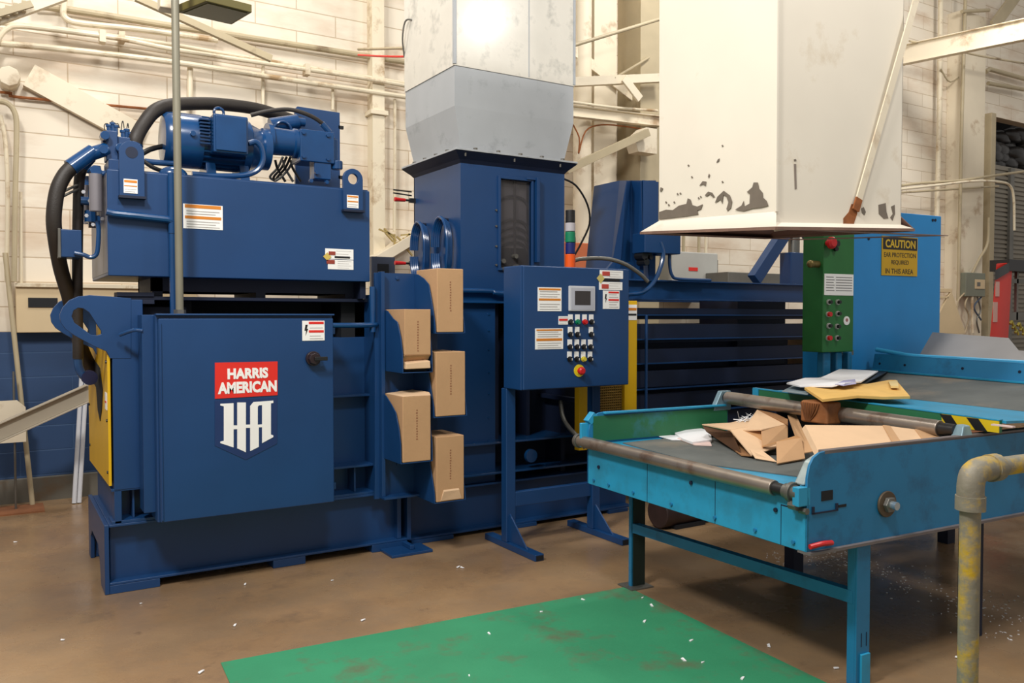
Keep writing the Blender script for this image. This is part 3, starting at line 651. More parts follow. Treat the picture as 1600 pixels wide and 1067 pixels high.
# ================================================================ BOX RACK AND THE FIVE CARTONS
rk = thing('carton_rack', 'blue steel rack plate with five open trays bolted on the baler, holding tall cartons', 'rack', (2.38, 5.2, .38))
rx = lambda px, py: (gy(px, py, 5.2).x, gy(px, py, 5.2).z)
B().plate([rx(585, 780), rx(683, 769), rx(683, 470), rx(678, 447), rx(668, 433), rx(655, 428), rx(585, 426)], 5.19, 5.215, 'xz').done('back_plate', BLUE, rk, bevel=.003)
b = B(); b.box(2.165, 2.19, 5.14, 5.2, .40, 1.90); b.box(2.165, 2.62, 5.10, 5.2, .385, .40)
for z in (.6, 1.1, 1.86): b.cyl((2.3, 5.18, z), (2.3, 5.19, z), .012, n=6)
b.done('edge_flange', BLUE, rk, bevel=.002)
zf, zk = 4.87, 5.19
cart = [(632, 673, 483, 577, 'brown carton at upper left of the blue rack, creased and torn at its bottom', True),
        (629, 673, 620, 719, 'brown carton at lower left of the blue rack, beneath the torn one', False),
        (683, 724, 419, 515, 'brown carton topmost in the right column of the blue rack', False),
        (681, 727, 550, 647, 'brown carton in the middle of the right column of the blue rack', False),
        (682, 725, 683, 781, 'brown carton lowest in the right column of the blue rack', False)]
for i, (a, c, t0, t1, lab, torn) in enumerate(cart):
    x0 = gy(a, t0, zf).x; x1 = gy(c, t0, zf).x; z1 = gy(a, t0, zf).z; z0 = gy(a, t1, zf).z
    yb = zk if i < 2 else 5.23
    # tray: side walls with a hollow curve, floor
    x0o, x1o = x0-.008, x1+.008
    prof = [(yb, z0-.02), (zf+.0, z0-.02), (zf+.005, z0+.10), (zf+.03, z0+.2), (zf+.08, z0+.30), (zf+.15, z1-.06), (zf+.24, z1-.01), (yb, z1)]
    if i >= 2: prof = [(yb, z0-.02), (zf+.0, z0-.02), (zf+.01, z0+.05), (zf+.06, z0+.2), (zf+.1, z0+.3), (zf+.17, z1-.06), (zf+.26, z1-.03), (yb, z1-.02)]
    b = B(); b.plate(prof, x0o-.006, x0o, 'yz'); b.plate(prof, x1o, x1o+.006, 'yz'); b.box(x0o-.006, x1o+.006, zf, yb, z0-.026, z0-.020)
    if i >= 2: b.box(x0o-.006, x1o+.006, 5.215, 5.23, z0-.02, z1-.02)
    b.done('tray', BLUE, rk, bevel=.0015)
    t = thing('carton', 'tall '+lab, 'carton', ((x0+x1)/2, (zf+zk)/2, z0-.019), 0, 'cartons in the blue rack')
    b = B()
    if torn:
        zm = z0+.09
        b.box(x0, x1, zf, zk-.003, zm, z1)
        b.hexa([(x0, zf+.10, z0-.018), (x1, zf+.10, z0-.018), (x1, zk-.003, z0-.018), (x0, zk-.003, z0-.018), (x0, zf+.003, zm), (x1, zf+.003, zm), (x1, zk-.003, zm), (x0, zk-.003, zm)])
        b.done('box_body', CARD, t, bevel=.004)
        B().hexa([(x0-.0, zf-.012, z0+.0), (x1-.01, zf-.02, z0+.002), (x1-.01, zf+.06, z0), (x0, zf+.06, z0), (x0+.004, zf-.016, z0+.038), (x1-.006, zf-.006, z0+.05), (x1-.02, zf+.05, z0+.06), (x0+.01, zf+.05, z0+.05)]).done('torn_flap', CARD2, t, bevel=.006)
        B().box(x0+.012, x1-.012, zf+.04, zf+.10, z0-.017, z0+.0).done('open_slot', DARK, t)
        B().box(x0+.002, x1-.002, zf-.0015, zf, zm-.004, zm+.002).done('crease', CARDIN, t)
    else:
        b.box(x0, x1, zf, zk-.003, z0-.018, z1); b.done('box_body', CARD, t, bevel=.005)
        if i == 1: B().hexa([(x0, zf, z1), (x1, zf, z1), (x1, zk-.05, z1), (x0, zk-.05, z1), (x0+.01, zf+.02, z1+.004), (x1-.002, zf+.02, z1+.02), (x1-.01, zk-.06, z1+.02), (x0+.01, zk-.06, z1+.004)]).done('top_flap', CARD2, t)
        if i == 4: B().hexa([(x0+.03, zf-.003, z0-.01), (x1-.02, zf-.003, z0-.01), (x1-.02, zf, z0-.01), (x0+.03, zf, z0-.01), (x0+.05, zf-.01, z0+.05), (x1-.04, zf-.008, z0+.05), (x1-.04, zf, z0+.06), (x0+.05, zf, z0+.06)]).done('tear', CARD2, t)
    xm = (x0+x1)/2; b = B(); rr = random.Random(i)
    zc = (z0+z1)/2+.02
    for k in range(12): b.box(xm-.006+rr.random()*.003, xm+.004+rr.random()*.003, zf-.0012, zf, zc-.1+k*.017, zc-.1+k*.017+.009)
    b.done('printed_mark', PRINT, t)
# ================================================================ HYDRAULIC POWER UNIT
TX0, TX1, TZ0, TZ1, TYB = .545, 2.135, 1.835, 2.44, 6.18
pu = thing('hydraulic_power_unit', 'blue hydraulic power unit, oil tank with electric motor and pump, on top of the baler', 'power unit', (TX0, FY, 1.722))
b = B(); b.box(TX0, TX1, FY, TYB, TZ0, TZ1); b.done('oil_tank', BLUE, pu, bevel=.006)
b = B(); b.box(TX0+.01, TX1-.01, FY+.012, TYB-.01, TZ1, TZ1+.008); b.done('tank_lid', BLUE, pu)
b = B(); b.box(.80, 2.08, 5.42, 5.48, 1.755, TZ0); b.box(.80, 2.08, 5.95, 6.0, 1.755, TZ0); b.box(.80, .86, 5.42, 6.0, 1.755, TZ0); b.box(2.08, 2.12, 5.30, 6.0, 1.722, TZ0)
for x in (.80, 1.42, 2.02): b.box(x, x+.06, 5.42, 6.0, 1.722, 1.755)
b.box(.6, .80, 5.35, 5.5, 1.722, 1.745); b.done('support_frame', NAVY, pu)
B().box(TX0-.002, TX0, FY+.01, TYB-.01, TZ0+.02, TZ1-.02).done('end_sheen', M('grey_sheen_on_blue', (112, 112, 122), .4, .2, var=.2, scale=4), pu)  # thin grey sheet; light reflected off the blue tank end, put into colour
def lug(cx, cz, px0, px1, pyt, pyb, hole):
    y0 = FY-.03; q0 = gy(px0, pyb, y0); q1 = gy(px1, pyt, y0); r = (q1.x-q0.x)/2; xm = (q0.x+q1.x)/2
    loop = [(q0.x, q0.z), (q1.x, q0.z)] + [(xm+r*math.cos(a*math.pi/14), q1.z-r+r*math.sin(a*math.pi/14)) for a in range(15)]
    holes = [[(xm+r*.52*math.cos(a*math.pi/9), q1.z-r+r*.52*math.sin(a*math.pi/9)) for a in range(18)]] if hole else []
    o = B().plate(loop, y0, y0+.028, 'xz', holes).done('lifting_lug', BLUE, pu, bevel=.002)
    if not hole:
        rr = r*.5; hl = [(xm+rr*math.cos(a*math.pi/9), q1.z-r+rr*math.sin(a*math.pi/9)) for a in range(18)]
        B().plate(hl, y0-.002, y0, 'xz').done('lug_hole', NAVY, o)
    B().box(q0.x-.005, q1.x+.005, y0-.02, FY, q0.z-.014, q0.z).done('lug_ledge', NAVY, o)
    return xm, r, q1.z, q0.z
lug(0, 0, 187, 225, 222, 305, False)
lug(0, 0, 537, 567, 265, 327, True)
def dpx(parent, a, t, c, d, y, **k):
    q0 = gy(a, t, y); q1 = gy(c, d, y)
    return decal(parent, q0.x, q1.x, gy((a+c)/2, d, y).z, gy((a+c)/2, t, y).z, y, **k)
LY = FY-.03
dpx(pu, 193, 280, 215, 302, LY, bands=((.08, .25), (.45, .52)), lines=6)
dpx(pu, 542, 305, 560, 325, LY, bands=((.05, .18), (.45, .55)), lines=6)
dpx(pu, 286, 320, 348, 358, FY, bands=((.02, .16), (.48, .60)), lines=9)
p = dpx(pu, 508, 389, 552, 405, FY, bands=(), lines=3, side=.3)
dpx(pu, 512, 406, 552, 421, FY, bands=(), lines=4, side=.3)
q = gy(511, 401, FY)
b = B(); b.cyl((q.x, FY-.006, q.z), (q.x, FY-.003, q.z), .028, n=4); b.done('warning_symbol', M('yellow_symbol', (206, 180, 90), .5), pu)
b = B(); b.box(q.x+.01, q.x+.055, FY-.006, FY-.003, q.z+.012, q.z+.035); b.box(q.x-.005, q.x+.05, FY-.006, FY-.003, q.z-.045, q.z-.02); b.done('warning_symbol', M('dark_red_symbol', (150, 60, 46), .5), pu, each=True)
b = B(); b.box(q.x+.05, q.x+.155, FY-.0055, FY-.004, q.z-.006, q.z+.006); b.done('title_strip', BLKP, pu)
# pipe along the tank front and small switch box
B().tube(P([(166, 331), (180, 334), (210, 337), (245, 341), (262, 343), (270, 346)], FY-.035), .021).done('front_pipe', BLUE2, pu)
b = B(); q = gy(270, 352, FY-.03); b.cyl((q.x, FY-.03, TZ1-.35), (q.x, FY-.03, TZ1), .025); b.cyl((q.x, FY-.03, 1.60), (q.x, FY-.03, 2.28), .022); b.done('front_conduit', BLUE2, pu)
t_ = B(); q0, q1 = gy(91, 402, 5.45), gy(127, 360, 5.45); t_.box(q0.x, q1.x, 5.42, 5.62, q0.z, q1.z); sb = t_.done('switch_box', BLUE, pu, bevel=.006)
B().box(q0.x-.002, q0.x+.012, 5.41, 5.63, q0.z-.004, q1.z+.004).done('box_lid', GREYST, sb, bevel=.002)
B().tube(P([(116, 395), (130, 398), (141, 402), (150, 398), (153, 385), (154, 360), (152, 345)], 5.4), .013).done('bent_tube', BLUE2, pu)
b = B()
for (px, y, t0, t1, r) in ((150, 5.35, 272, 330, .035), (156, 5.5, 275, 328, .02), (138, 5.75, 290, 345, .03), (132, 5.95, 285, 350, .02)):
    q0, q1 = gy(px, t1, y), gy(px, t0, y); b.cyl(q0, (q0.x, y, q1.z), r, n=14)
b.done('sight_gauge', M('grey_gauge_metal', (150, 146, 152), .3, .5), pu, each=True)
b = B(); rr = random.Random(3)
for i in range(16):
    px, py, y = 128+rr.random()*34, 262+rr.random()*95, 5.4+rr.random()*.5; q = gy(px, py, y); r = .015+rr.random()*.02
    ax = Vector(((1, 0, 0), (0, 1, 0), (0, 0, 1))[i % 3]); b.cyl(q-ax*.035, q+ax*.035, r, n=8)
b.done('valve_fitting', BLUE2, pu, bevel=.002, each=True)
b = B()
for i in range(7): q = gy(130+i*5, 300+(i*37) % 60, 5.42); b.cyl(q, q+Vector((0, -.015, 0)), .011, n=6)
b.done('bright_fitting', M('bright_fitting_metal', (220, 222, 230), .25, .6), pu, each=True)
# manifold with cartridge valves above the left lug
b = B(); y = 5.55
def bx(a, t, c, d, y0, y1, bb): q0, q1 = gy(a, d, y0), gy(c, t, y0); bb.box(q0.x, q1.x, y0, y1, q0.z, q1.z)
bx(166, 205, 184, 250, 5.5, 5.62, b); bx(160, 208, 168, 222, 5.52, 5.6, b); bx(184, 215, 204, 262, 5.52, 5.75, b); bx(170, 250, 196, 272, 5.45, 5.7, b)
b.done('valve_manifold', BLUE, pu, bevel=.006)
b = B()
for px, py, h in ((170, 205, 9), (176, 203, 10), (181, 205, 8), (192, 214, 9), (198, 212, 9), (203, 216, 8)):
    q0, q1 = gy(px, py, 5.56), gy(px, py-h, 5.56); b.cyl(q0-Vector((0, 0, .02)), q1, .013, n=8); b.cyl(q1-Vector((0, 0, .01)), q1+Vector((0, 0, .006)), .018, n=6)
for px, py in ((163, 213), (161, 235), (187, 232)):
    q = gy(px, py, 5.5); b.cyl(q+Vector((0, -.04, 0)), q+Vector((0, .03, 0)), .026, n=10)
b.done('solenoid_valve', BLUE2, pu, bevel=.002, each=True)
b = B()
for k in range(5): b.tube(P([(165+k*8, 208), (163+k*9, 196), (168+k*8, 193-k % 2*4), (173+k*7, 200)], 5.57), .003, n=5)
b.done('valve_wire', BLKP, pu, each=True)
# big hoses
B().tube([gy(211, 228, 5.55), gy(213, 215, 5.55), gy(224, 195, 5.58), gy(240, 175, 5.6), gy(262, 165, 5.65), (gy(300, 162, 5.75)), gy(345, 163, 5.85), gy(400, 170, 5.95), gy(440, 182, 6.0), gy(470, 192, 6.0)], .042, n=14).done('large_hose', HOSE, pu)
B().cyl(gy(204, 248, 5.55), gy(212, 224, 5.55), .05, .045, n=14).done('hose_collar', BLUE2, pu)
B().tube([gy(166, 233, 5.52), gy(150, 238, 5.5), gy(136, 243, 5.5)], .04, n=14).done('hose_elbow', BLUE2, pu)
B().cyl(gy(146, 236, 5.5), gy(110, 262, 5.48), .043, .048, n=14).done('hose_collar', BLUE2, pu)
B().cyl(gy(143, 246, 5.6), gy(127, 262, 5.6), .03, .034, n=14).done('hose_collar', BLUE2, pu)
B().tube([gy(114, 259, 5.48), gy(100, 275, 5.47), gy(89, 300, 5.46), gy(84, 340, 5.46), gy(87, 375, 5.5), gy(95, 420, 5.6), gy(108, 465, 5.7), gy(120, 520, 5.85), gy(132, 555, 5.95), gy(150, 588, 6.05)], .041, n=14).done('large_hose', HOSE, pu)
B().tube([gy(130, 258, 5.6), gy(124, 280, 5.6), gy(122, 330, 5.62), gy(121, 400, 5.65), gy(121, 470, 5.68), gy(122, 560, 5.7)], .030, n=12).done('medium_hose', HOSE, pu)
B().tube([gy(122, 556, 5.7), gy(124, 575, 5.7), gy(132, 588, 5.7), gy(146, 592, 5.7)], .026, n=12).done('hose_elbow', BLUE2, pu)
q = gy(140, 590, 5.68); B().cyl(q+Vector((0, -.02, 0)), q+Vector((0, .06, 0)), .045, n=12).done('hose_coupling', M('dark_blue_fitting', (22, 30, 70), .4), pu)
for dy in (0, 7): B().tube([gy(98, 300+dy, 5.47), gy(112, 293+dy, 5.5), gy(124, 288+dy, 5.6)], .008, n=6).done('thin_line', GREYST, pu)
B().tube([gy(222, 240, 5.5), gy(236, 233, 5.55), gy(256, 228, 5.6)], .016).done('small_hose', BLACK, pu)
B().tube([gy(222, 250, 5.45), gy(240, 262, 5.45), gy(262, 270, 5.5)], .013).done('small_hose', BLACK, pu)
B().tube([gy(226, 252, 5.5), gy(245, 254, 5.5), gy(275, 256, 5.5)], .018).done('small_hose', BLUE2, pu)
b = B(); q = gy(258, 272, 5.4); b.sphere((q.x+.05, 5.42, TZ1+.02), .07, (1.2, 1, .8)); b.done('filler_cap', BLUE2, pu)
# motor
MY = 5.62; mz = gy(285, 220, MY).z; r0 = (gy(285, 177, MY).z-gy(285, 262, MY).z)/2
mx0, mx1, mx2 = gy(252, 220, MY).x, gy(311, 220, MY).x, gy(404, 220, MY).x
mo = B().lathe((mx0, MY, mz), (mx1, MY, mz), [(0, r0*.55), (.02, r0*.86), (.12, r0*.97), (.3, r0), (1, r0)], 36).done('motor_fan_cover', BLUE2, pu)
b = B(); b.lathe((mx1-.01, MY, mz), (mx2-.12, MY, mz), [(0, r0*.86), (1, r0*.86)], 36)
for k in range(26):
    a = 2*math.pi*k/26; c, s = math.cos(a), math.sin(a)
    b.bar((mx1-.005, MY+c*r0*.9, mz+s*r0*.9), (mx2-.1, MY+c*r0*.9, mz+s*r0*.9), .008, r0*.16, (0, c, s))
b.done('motor_body', BLUE2, pu)
B().lathe((mx2-.12, MY, mz), (mx2+.06, MY, mz), [(0, r0*.98), (.25, r0*.98), (.3, r0*.9), (.7, r0*.72), (.75, r0*.8), (1, r0*.8)], 36).done('motor_end_bell', BLUE2, pu)
tb = B(); q0, q1 = gy(334, 237, MY-r0-.08), gy(388, 183, MY-r0-.08)
tb.box(q0.x, q1.x, MY-r0-.08, MY-r0*.6, q0.z, q1.z); tb = tb.done('terminal_box', BLUE2, pu, bevel=.01)
B().box(q0.x+.012, q1.x-.012, MY-r0-.092, MY-r0-.08, q0.z+.012, q1.z-.012).done('box_cover', BLUE2, tb, bevel=.006)
b = B()
for k in range(8):
    z = q1.z-.03-k*.021; b.box(gy(312, 200, MY-r0).x, q0.x-.004, MY-r0-.012, MY-r0*.7, z-.005, z+.005)
b.done('cooling_fin', BLUE2, pu, each=True)
q = gy(342, 176, MY); B().torus((q.x, MY, mz+r0+.035), (0, 1, 0), .03, .009).done('lifting_eye', BLUE2, pu)
q = gy(301, 209, MY-r0); B().cyl((q.x, MY-r0-.02, q.z), (q.x, MY-r0+.03, q.z), .016, n=10).done('grease_nipple', BLUE2, pu)
b = B(); b.box(mx1-.02, mx2-.05, MY-.14, MY+.14, TZ1+.008, TZ1+.04)
for x in (mx1+.02, mx2-.15): b.hexa([(x, MY-.13, TZ1+.04), (x+.06, MY-.13, TZ1+.04), (x+.06, MY+.13, TZ1+.04), (x, MY+.13, TZ1+.04), (x, MY-.09, mz-r0*.7), (x+.06, MY-.09, mz-r0*.7), (x+.06, MY+.09, mz-r0*.7), (x, MY+.09, mz-r0*.7)])
b.done('motor_foot', BLUE2, pu, bevel=.004)
B().tube(P([(388, 224), (400, 222), (409, 232), (411, 250), (402, 266), (380, 274), (340, 275), (300, 272)], MY-r0-.04), .018).done('motor_conduit', BLUE2, pu)
zc = gy(440, 222, MY).z
B().lathe((mx2+.05, MY, zc), (gy(462, 226, MY).x, MY, zc), [(0, .115), (.15, .115), (.2, .092), (.85, .088), (.9, .1), (1, .1)], 28).done('coupling_housing', BLUE2, pu)
b = B(); x0, x1 = gy(462, 220, MY).x, gy(515, 220, MY).x
b.box(x0, x1, MY-.10, MY+.10, zc-.13, zc+.085); b.box(x1, x1+.04, MY-.06, MY+.07, zc-.11, zc+.05)
b.box(x0+.1, x0+.22, MY-.09, MY+.02, zc-.24, zc-.12); b.cyl((x1+.03, MY-.06, zc-.10), (x1+.03, MY-.06, zc-.16), .04, n=12)
b.done('hydraulic_pump', BLUE2, pu, bevel=.008)
b = B()
for dx, dz in ((.0, .06), (.0, -.10), (.17, .06), (.17, -.1), (.09, -.2), (.05, -.26), (.16, -.26)): b.cyl((x0+.02+dx, MY-.115, zc+dz), (x0+.02+dx, MY-.09, zc+dz), .014, n=6)
b.done('pump_bolt', BLUE2, pu, each=True)
B().tube([gy(392, 180, 5.6), gy(418, 174, 5.58), gy(450, 171, 5.57), (gy(478, 178, 5.55)), gy(500, 190, 5.55), gy(514, 205, 5.56), gy(521, 219, 5.58)], .014).done('pump_hose', HOSE, pu)
B().cyl(gy(503, 193, 5.55), gy(515, 207, 5.56), .02, n=10).done('hose_collar', BLUE2, pu)
b = B(); q = gy(521, 222, 5.6); b.cyl(q-Vector((0, 0, .03)), q+Vector((0, 0, .02)), .03, n=10); b.cyl(q+Vector((-.05, 0, -.01)), q+Vector((.01, 0, -.01)), .022, n=8); b.done('pump_fitting', BLUE2, pu)
b = B(); q0, q1 = gy(422, 196, 5.8), gy(465, 190, 5.8); b.cyl(q0, q1, .05, n=14); b.cyl(q1, q1+Vector((.05, 0, 0)), .03, n=12); q = gy(442, 204, 5.75); b.torus(q, (0, 1, .2), .06, .008)
b.done('return_filter', BLUE2, pu)
for k in range(7):
    s = k*6; B().tube(P([(424+s, 250), (427+s, 262), (434+s, 274), (440+s, 284)] if k % 2 else [(460-s*.5, 245), (452-s*.5, 262), (440-s*.5, 276), (430, 283)], 5.75+.02*k), .009, n=6).done('loose_cable', GREYST if k % 3 == 0 else BLACK, pu)
q0, q1 = gy(462, 292, 6.0), gy(531, 176, 6.0); qt = gy(465, 166, 6.0)
B().plate([(q0.x, TZ1+.008), (q1.x, TZ1+.008), (q1.x, q1.z), (qt.x, qt.z), (q0.x, qt.z-.02)], 6.0, 6.03, 'xz').done('back_panel', BLUE, pu, bevel=.003)
b = B(); 
for px, py in ((533, 199), (533, 277)): q = gy(px, py, 6.0); b.box(q.x-.02, q.x+.02, 6.0, 6.02, q.z-.012, q.z+.012)
b.done('panel_catch', BLKP, pu, each=True)
# ================================================================ ELECTRICAL ENCLOSURE WITH THE EMBLEM
EY = 5.0
ex0, ex1 = gy(245, 600, EY).x, gy(522.5, 600, EY).x
ez0, ez1 = .432, 1.612
en = thing('electrical_enclosure', 'large blue electrical enclosure with red name plate and white emblem, hung on the baler front', 'enclosure', (ex0, EY, ez0))
B().box(ex0, ex1, EY+.03, 5.262, ez0, ez1).done('body', BLUE, en, bevel=.008)
dr = B().box(ex0+.012, ex1-.004, EY, EY+.027, ez0+.006, ez1-.02).done('door', BLUE, en, bevel=.007)
B().box(ex0, ex1, EY-.012, EY+.05, ez1-.004, ez1+.006).done('drip_lip', BLUE, en, bevel=.003)
b = B(); b.cyl((ex0+.022, EY-.003, ez0+.02), (ex0+.022, EY-.003, ez1-.05), .006, n=8)
b.done('hinge', BLUE, dr)
b = B(); b.box(ex0-.06, ex0+.02, 5.10, 5.26, ez0+.05, ez1-.0); b.done('mounting_flange', BLUE, en, bevel=.003)
b = B()
for z in (ez0+.1, ez1-.1): b.box(ex1, ex1+.02, EY+.04, EY+.06, z-.02, z+.02)
b.done('latch', BLUE, en, each=True)
E_ = lambda px, py, y=EY: gy(px, py, y)
dpx(dr, 472, 501, 507, 532, EY, bands=((.05, .17), (.48, .6)), lines=7, bandmat=REDM, side=.25)
b = B(); q = E_(478, 515); b.plate([(q.x-.004, q.z+.03), (q.x+.01, q.z+.03), (q.x+.004, q.z+.005), (q.x+.012, q.z+.005), (q.x-.004, q.z-.035), (q.x, q.z-.006), (q.x-.01, q.z-.006)], EY-.005, EY-.003, 'xz'); b.done('bolt_symbol', BLKP, dr)
q = E_(488, 560)
b = B().cyl((q.x, EY-.03, q.z), (q.x, EY, q.z), .045, n=20); b.cyl((q.x, EY-.055, q.z), (q.x, EY-.03, q.z), .034, .04, n=8); kn = b.done('disconnect_knob', M('dark_knob_plastic', (40, 28, 30), .35), dr, bevel=.003)
B().box(q.x-.006, q.x+.075, EY-.07, EY-.055, q.z-.012, q.z+.012).done('lever', BLKP, kn, bevel=.004)
# red plate with the name
zz = lambda px, py: ((200+px/2.964), (460+py/2.964))
def lp(pts): return [(lambda g_: (g_.x, g_.z))(E_(*zz(*p))) for p in pts]
rp = B().plate(lp([(402, 316), (692, 310), (692, 466), (402, 483)]), EY-.004, EY-.0005, 'xz').done('red_name_plate', REDM, dr)
def wordline(txt, a, t, c, d):
    q0 = E_(*zz(a, d)); q1 = E_(*zz(c, t))
    ctr = E_(*zz((a+c)/2, d)); top = E_(*zz((a+c)/2, t))
    words(txt, 'lettering', WHITE, rp, (q0.x, EY-.0042, ctr.z), (1, 0, 0), (0, 0, 1), q1.x-q0.x, top.z-ctr.z, .0012, .05)
wordline('HARRIS', 460, 340, 648, 390); wordline('AMERICAN', 415, 402, 688, 456)
B().plate(lp([(402, 492), (690, 478), (690, 690), (545, 765), (402, 700)]), EY-.003, EY-.0005, 'xz').done('emblem_field', LOGOBG, dr)
letters = [
    [(427, 506), (488, 503), (488, 606), (505, 606), (505, 500), (545, 500), (545, 603), (565, 602), (565, 516), (580, 498), (672, 491), (672, 502), (661, 504), (661, 648), (672, 652), (672, 660), (620, 688), (620, 614), (605, 615), (605, 705), (565, 725), (565, 617), (545, 618), (545, 730), (505, 712), (505, 623), (488, 624), (488, 708), (427, 688), (427, 681), (443, 677), (443, 518), (427, 514)],
]
hole = [(600, 603), (600, 520), (606, 513), (620, 512), (620, 601)]
B().plate(lp(letters[0]), EY-.005, EY-.003, 'xz', [lp(hole)]).done('white_emblem', WHITE, dr)
# small scrap lying on the base below the enclosure
q = gy(461, 800, 5.30)
tag(B().hexa([(q.x-.03, 5.28, .404), (q.x+.03, 5.28, .404), (q.x+.03, 5.31, .404), (q.x-.03, 5.31, .404), (q.x-.02, 5.28, .42), (q.x+.035, 5.28, .43), (q.x+.03, 5.30, .43), (q.x-.02, 5.31, .415)]).done('crumpled_scrap', CARD2), 'small crumpled scrap on the baler base under the enclosure', 'paper scrap')
q = gy(228, 516, 5.2)
B().tube([(ex0-.055, 5.1, q.z), (ex0-.10, 5.12, q.z+.002), (ex0-.16, 5.2, q.z-.025)], .011).done('conduit_stub', BLUE2, en)
# grey post from the ceiling
px_ = gy(281, 492, 5.13)
t = thing('conduit_post', 'tall grey conduit post dropping from above into the enclosure top', 'post', (px_.x, 5.13, ez1))
b = B().cyl((px_.x, 5.13, ez1), (px_.x-.015, 5.13, 6.2), .022, n=16); b.done('tube', CONDUIT, t)
B().cyl((px_.x, 5.13, ez1), (px_.x, 5.13, ez1+.03), .034, n=6).done('locknut', GREYST, t)
# ================================================================ HOPPER TOWER AND DUCT
HX0, HX1, HY0, HY1, HZ0, HZ1 = 2.90, 3.83, 5.40, 6.20, 1.79, 2.80
hp = thing('feed_hopper', 'square blue hopper tower with a tall window, standing on the baler under the metal duct', 'hopper', (HX0, HY0, HZ0))
wx0, wx1 = gy(781, 300, HY0).x, gy(829, 300, HY0).x
wz0, wz1 = gy(800, 419, HY0).z, gy(800, 281, HY0).z
B().plate([(HX0, HZ0), (HX1, HZ0), (HX1, HZ1), (HX0, HZ1)], HY0, HY0+.012, 'xz', [[(wx0, wz0), (wx1, wz0), (wx1, wz1), (wx0, wz1)]]).done('front_panel', BLUE, hp)
b = B(); b.box(HX0, HX0+.012, HY0+.012, HY1, HZ0, HZ1); b.box(HX1-.012, HX1, HY0+.012, HY1, HZ0, HZ1); b.box(HX0, HX1, HY1-.012, HY1, HZ0, HZ1); b.done('side_panel', BLUE, hp)
b = B(); f_ = .02
b.box(wx0-f_, wx0, HY0-.018, HY0+.03, wz0-f_, wz1+f_); b.box(wx1, wx1+f_, HY0-.018, HY0+.03, wz0-f_, wz1+f_); b.box(wx0, wx1, HY0-.018, HY0+.03, wz1, wz1+f_); b.box(wx0, wx1, HY0-.018, HY0+.03, wz0-f_, wz0)
wf_ = b.done('window_frame', BLUE, hp, bevel=.002)
b = B(); b.box(wx1+.03, wx1+.055, HY0-.05, HY0, wz0+.05, wz1+.03); b.box(wx1-.05, wx1+.05, HY0-.03, HY0-.02, wz1+.01, wz1+.03); b.done('window_guide', BLUE, hp, bevel=.002)
m = bpy.data.materials.new('dusty_window_plastic'); m.use_nodes = True
bs = m.node_tree.nodes['Principled BSDF']; bs.inputs['Base Color'].default_value = (.10, .095, .10, 1); bs.inputs['Roughness'].default_value = .12; bs.inputs['Alpha'].default_value = .3
B().box(wx0, wx1, HY0+.016, HY0+.02, wz0, wz1).done('window_pane', m, hp)
REFLARC = M('grey_reflection_arcs', (78, 74, 80), .5, var=.2, scale=12)
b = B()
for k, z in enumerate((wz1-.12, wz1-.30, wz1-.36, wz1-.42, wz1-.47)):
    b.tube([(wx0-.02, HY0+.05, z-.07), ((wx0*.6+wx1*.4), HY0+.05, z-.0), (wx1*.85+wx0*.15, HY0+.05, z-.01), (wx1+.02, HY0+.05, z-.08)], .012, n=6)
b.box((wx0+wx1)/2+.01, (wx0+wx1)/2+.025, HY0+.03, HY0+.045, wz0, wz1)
b.done('reflection_arc', M('dark_reflection_arcs', (44, 40, 46), .5), hp, each=True)  # dark arcs and bar stand for reflections in the window plastic
b = B(); b.box(wx0, wx1, HY0+.06, HY0+.07, wz0+.16, wz1); b.done('pane_reflection', M('grey_reflection', (112, 106, 112), .5, var=.15), hp)  # flat grey sheet; the pane's reflection is put into its colour
b = B()
for z in (wz0+.02, wz0+.16, wz0+.31, wz0+.43): b.cyl((wx0-.035, HY0-.012, z), (wx0-.035, HY0, z), .008, n=8)
for dx, dz in ((.02, .05), (.03, -.01), (.13, .09), (.14, .01)): b.cyl((wx0+dx, HY0-.03, wz0+dz), (wx0+dx, HY0+.016, wz0+dz), .018, n=8)
b.done('fitting', GREYST, hp, each=True)
b = B(); o_ = .075
b.hexa([(HX0, HY0, HZ1-.075), (HX1, HY0, HZ1-.075), (HX1, HY1, HZ1-.075), (HX0, HY1, HZ1-.075), (HX0-.02, HY0-.02, HZ1-.05), (HX1+.02, HY0-.02, HZ1-.05), (HX1+.02, HY1+.02, HZ1-.05), (HX0-.02, HY1+.02, HZ1-.05)])
b.hexa([(HX0-.02, HY0-.02, HZ1-.05), (HX1+.02, HY0-.02, HZ1-.05), (HX1+.02, HY1+.02, HZ1-.05), (HX0-.02, HY1+.02, HZ1-.05), (HX0-o_, HY0-o_, HZ1), (HX1+o_, HY0-o_, HZ1), (HX1+o_, HY1+o_, HZ1), (HX0-o_, HY1+o_, HZ1)])
b.done('top_flange', NAVY, hp)
# coiled blue cables hung on the left side of the tower
for k, (py_c, yy) in enumerate(((5.60, 5.60), (5.98, 5.98))):
    z = gx(680, 388, HX0).z
    b = B()
    for j in range(4): 
        pts = [(HX0-.03-j*.014, yy+math.cos(a)*(.105+.006*j), z+math.sin(a)*(.19+.008*j)-(.05 if a > 3.3 else 0)) for a in [i*math.pi/8 for i in range(17)]]
        b.tube(pts, .012, n=8, k=3)
    t = b.done('coiled_cable', BLUE2, hp)
    B().cyl((HX0-.07, yy, z+.20), (HX0, yy, z+.20), .012, n=8).done('hook', NAVY, t)
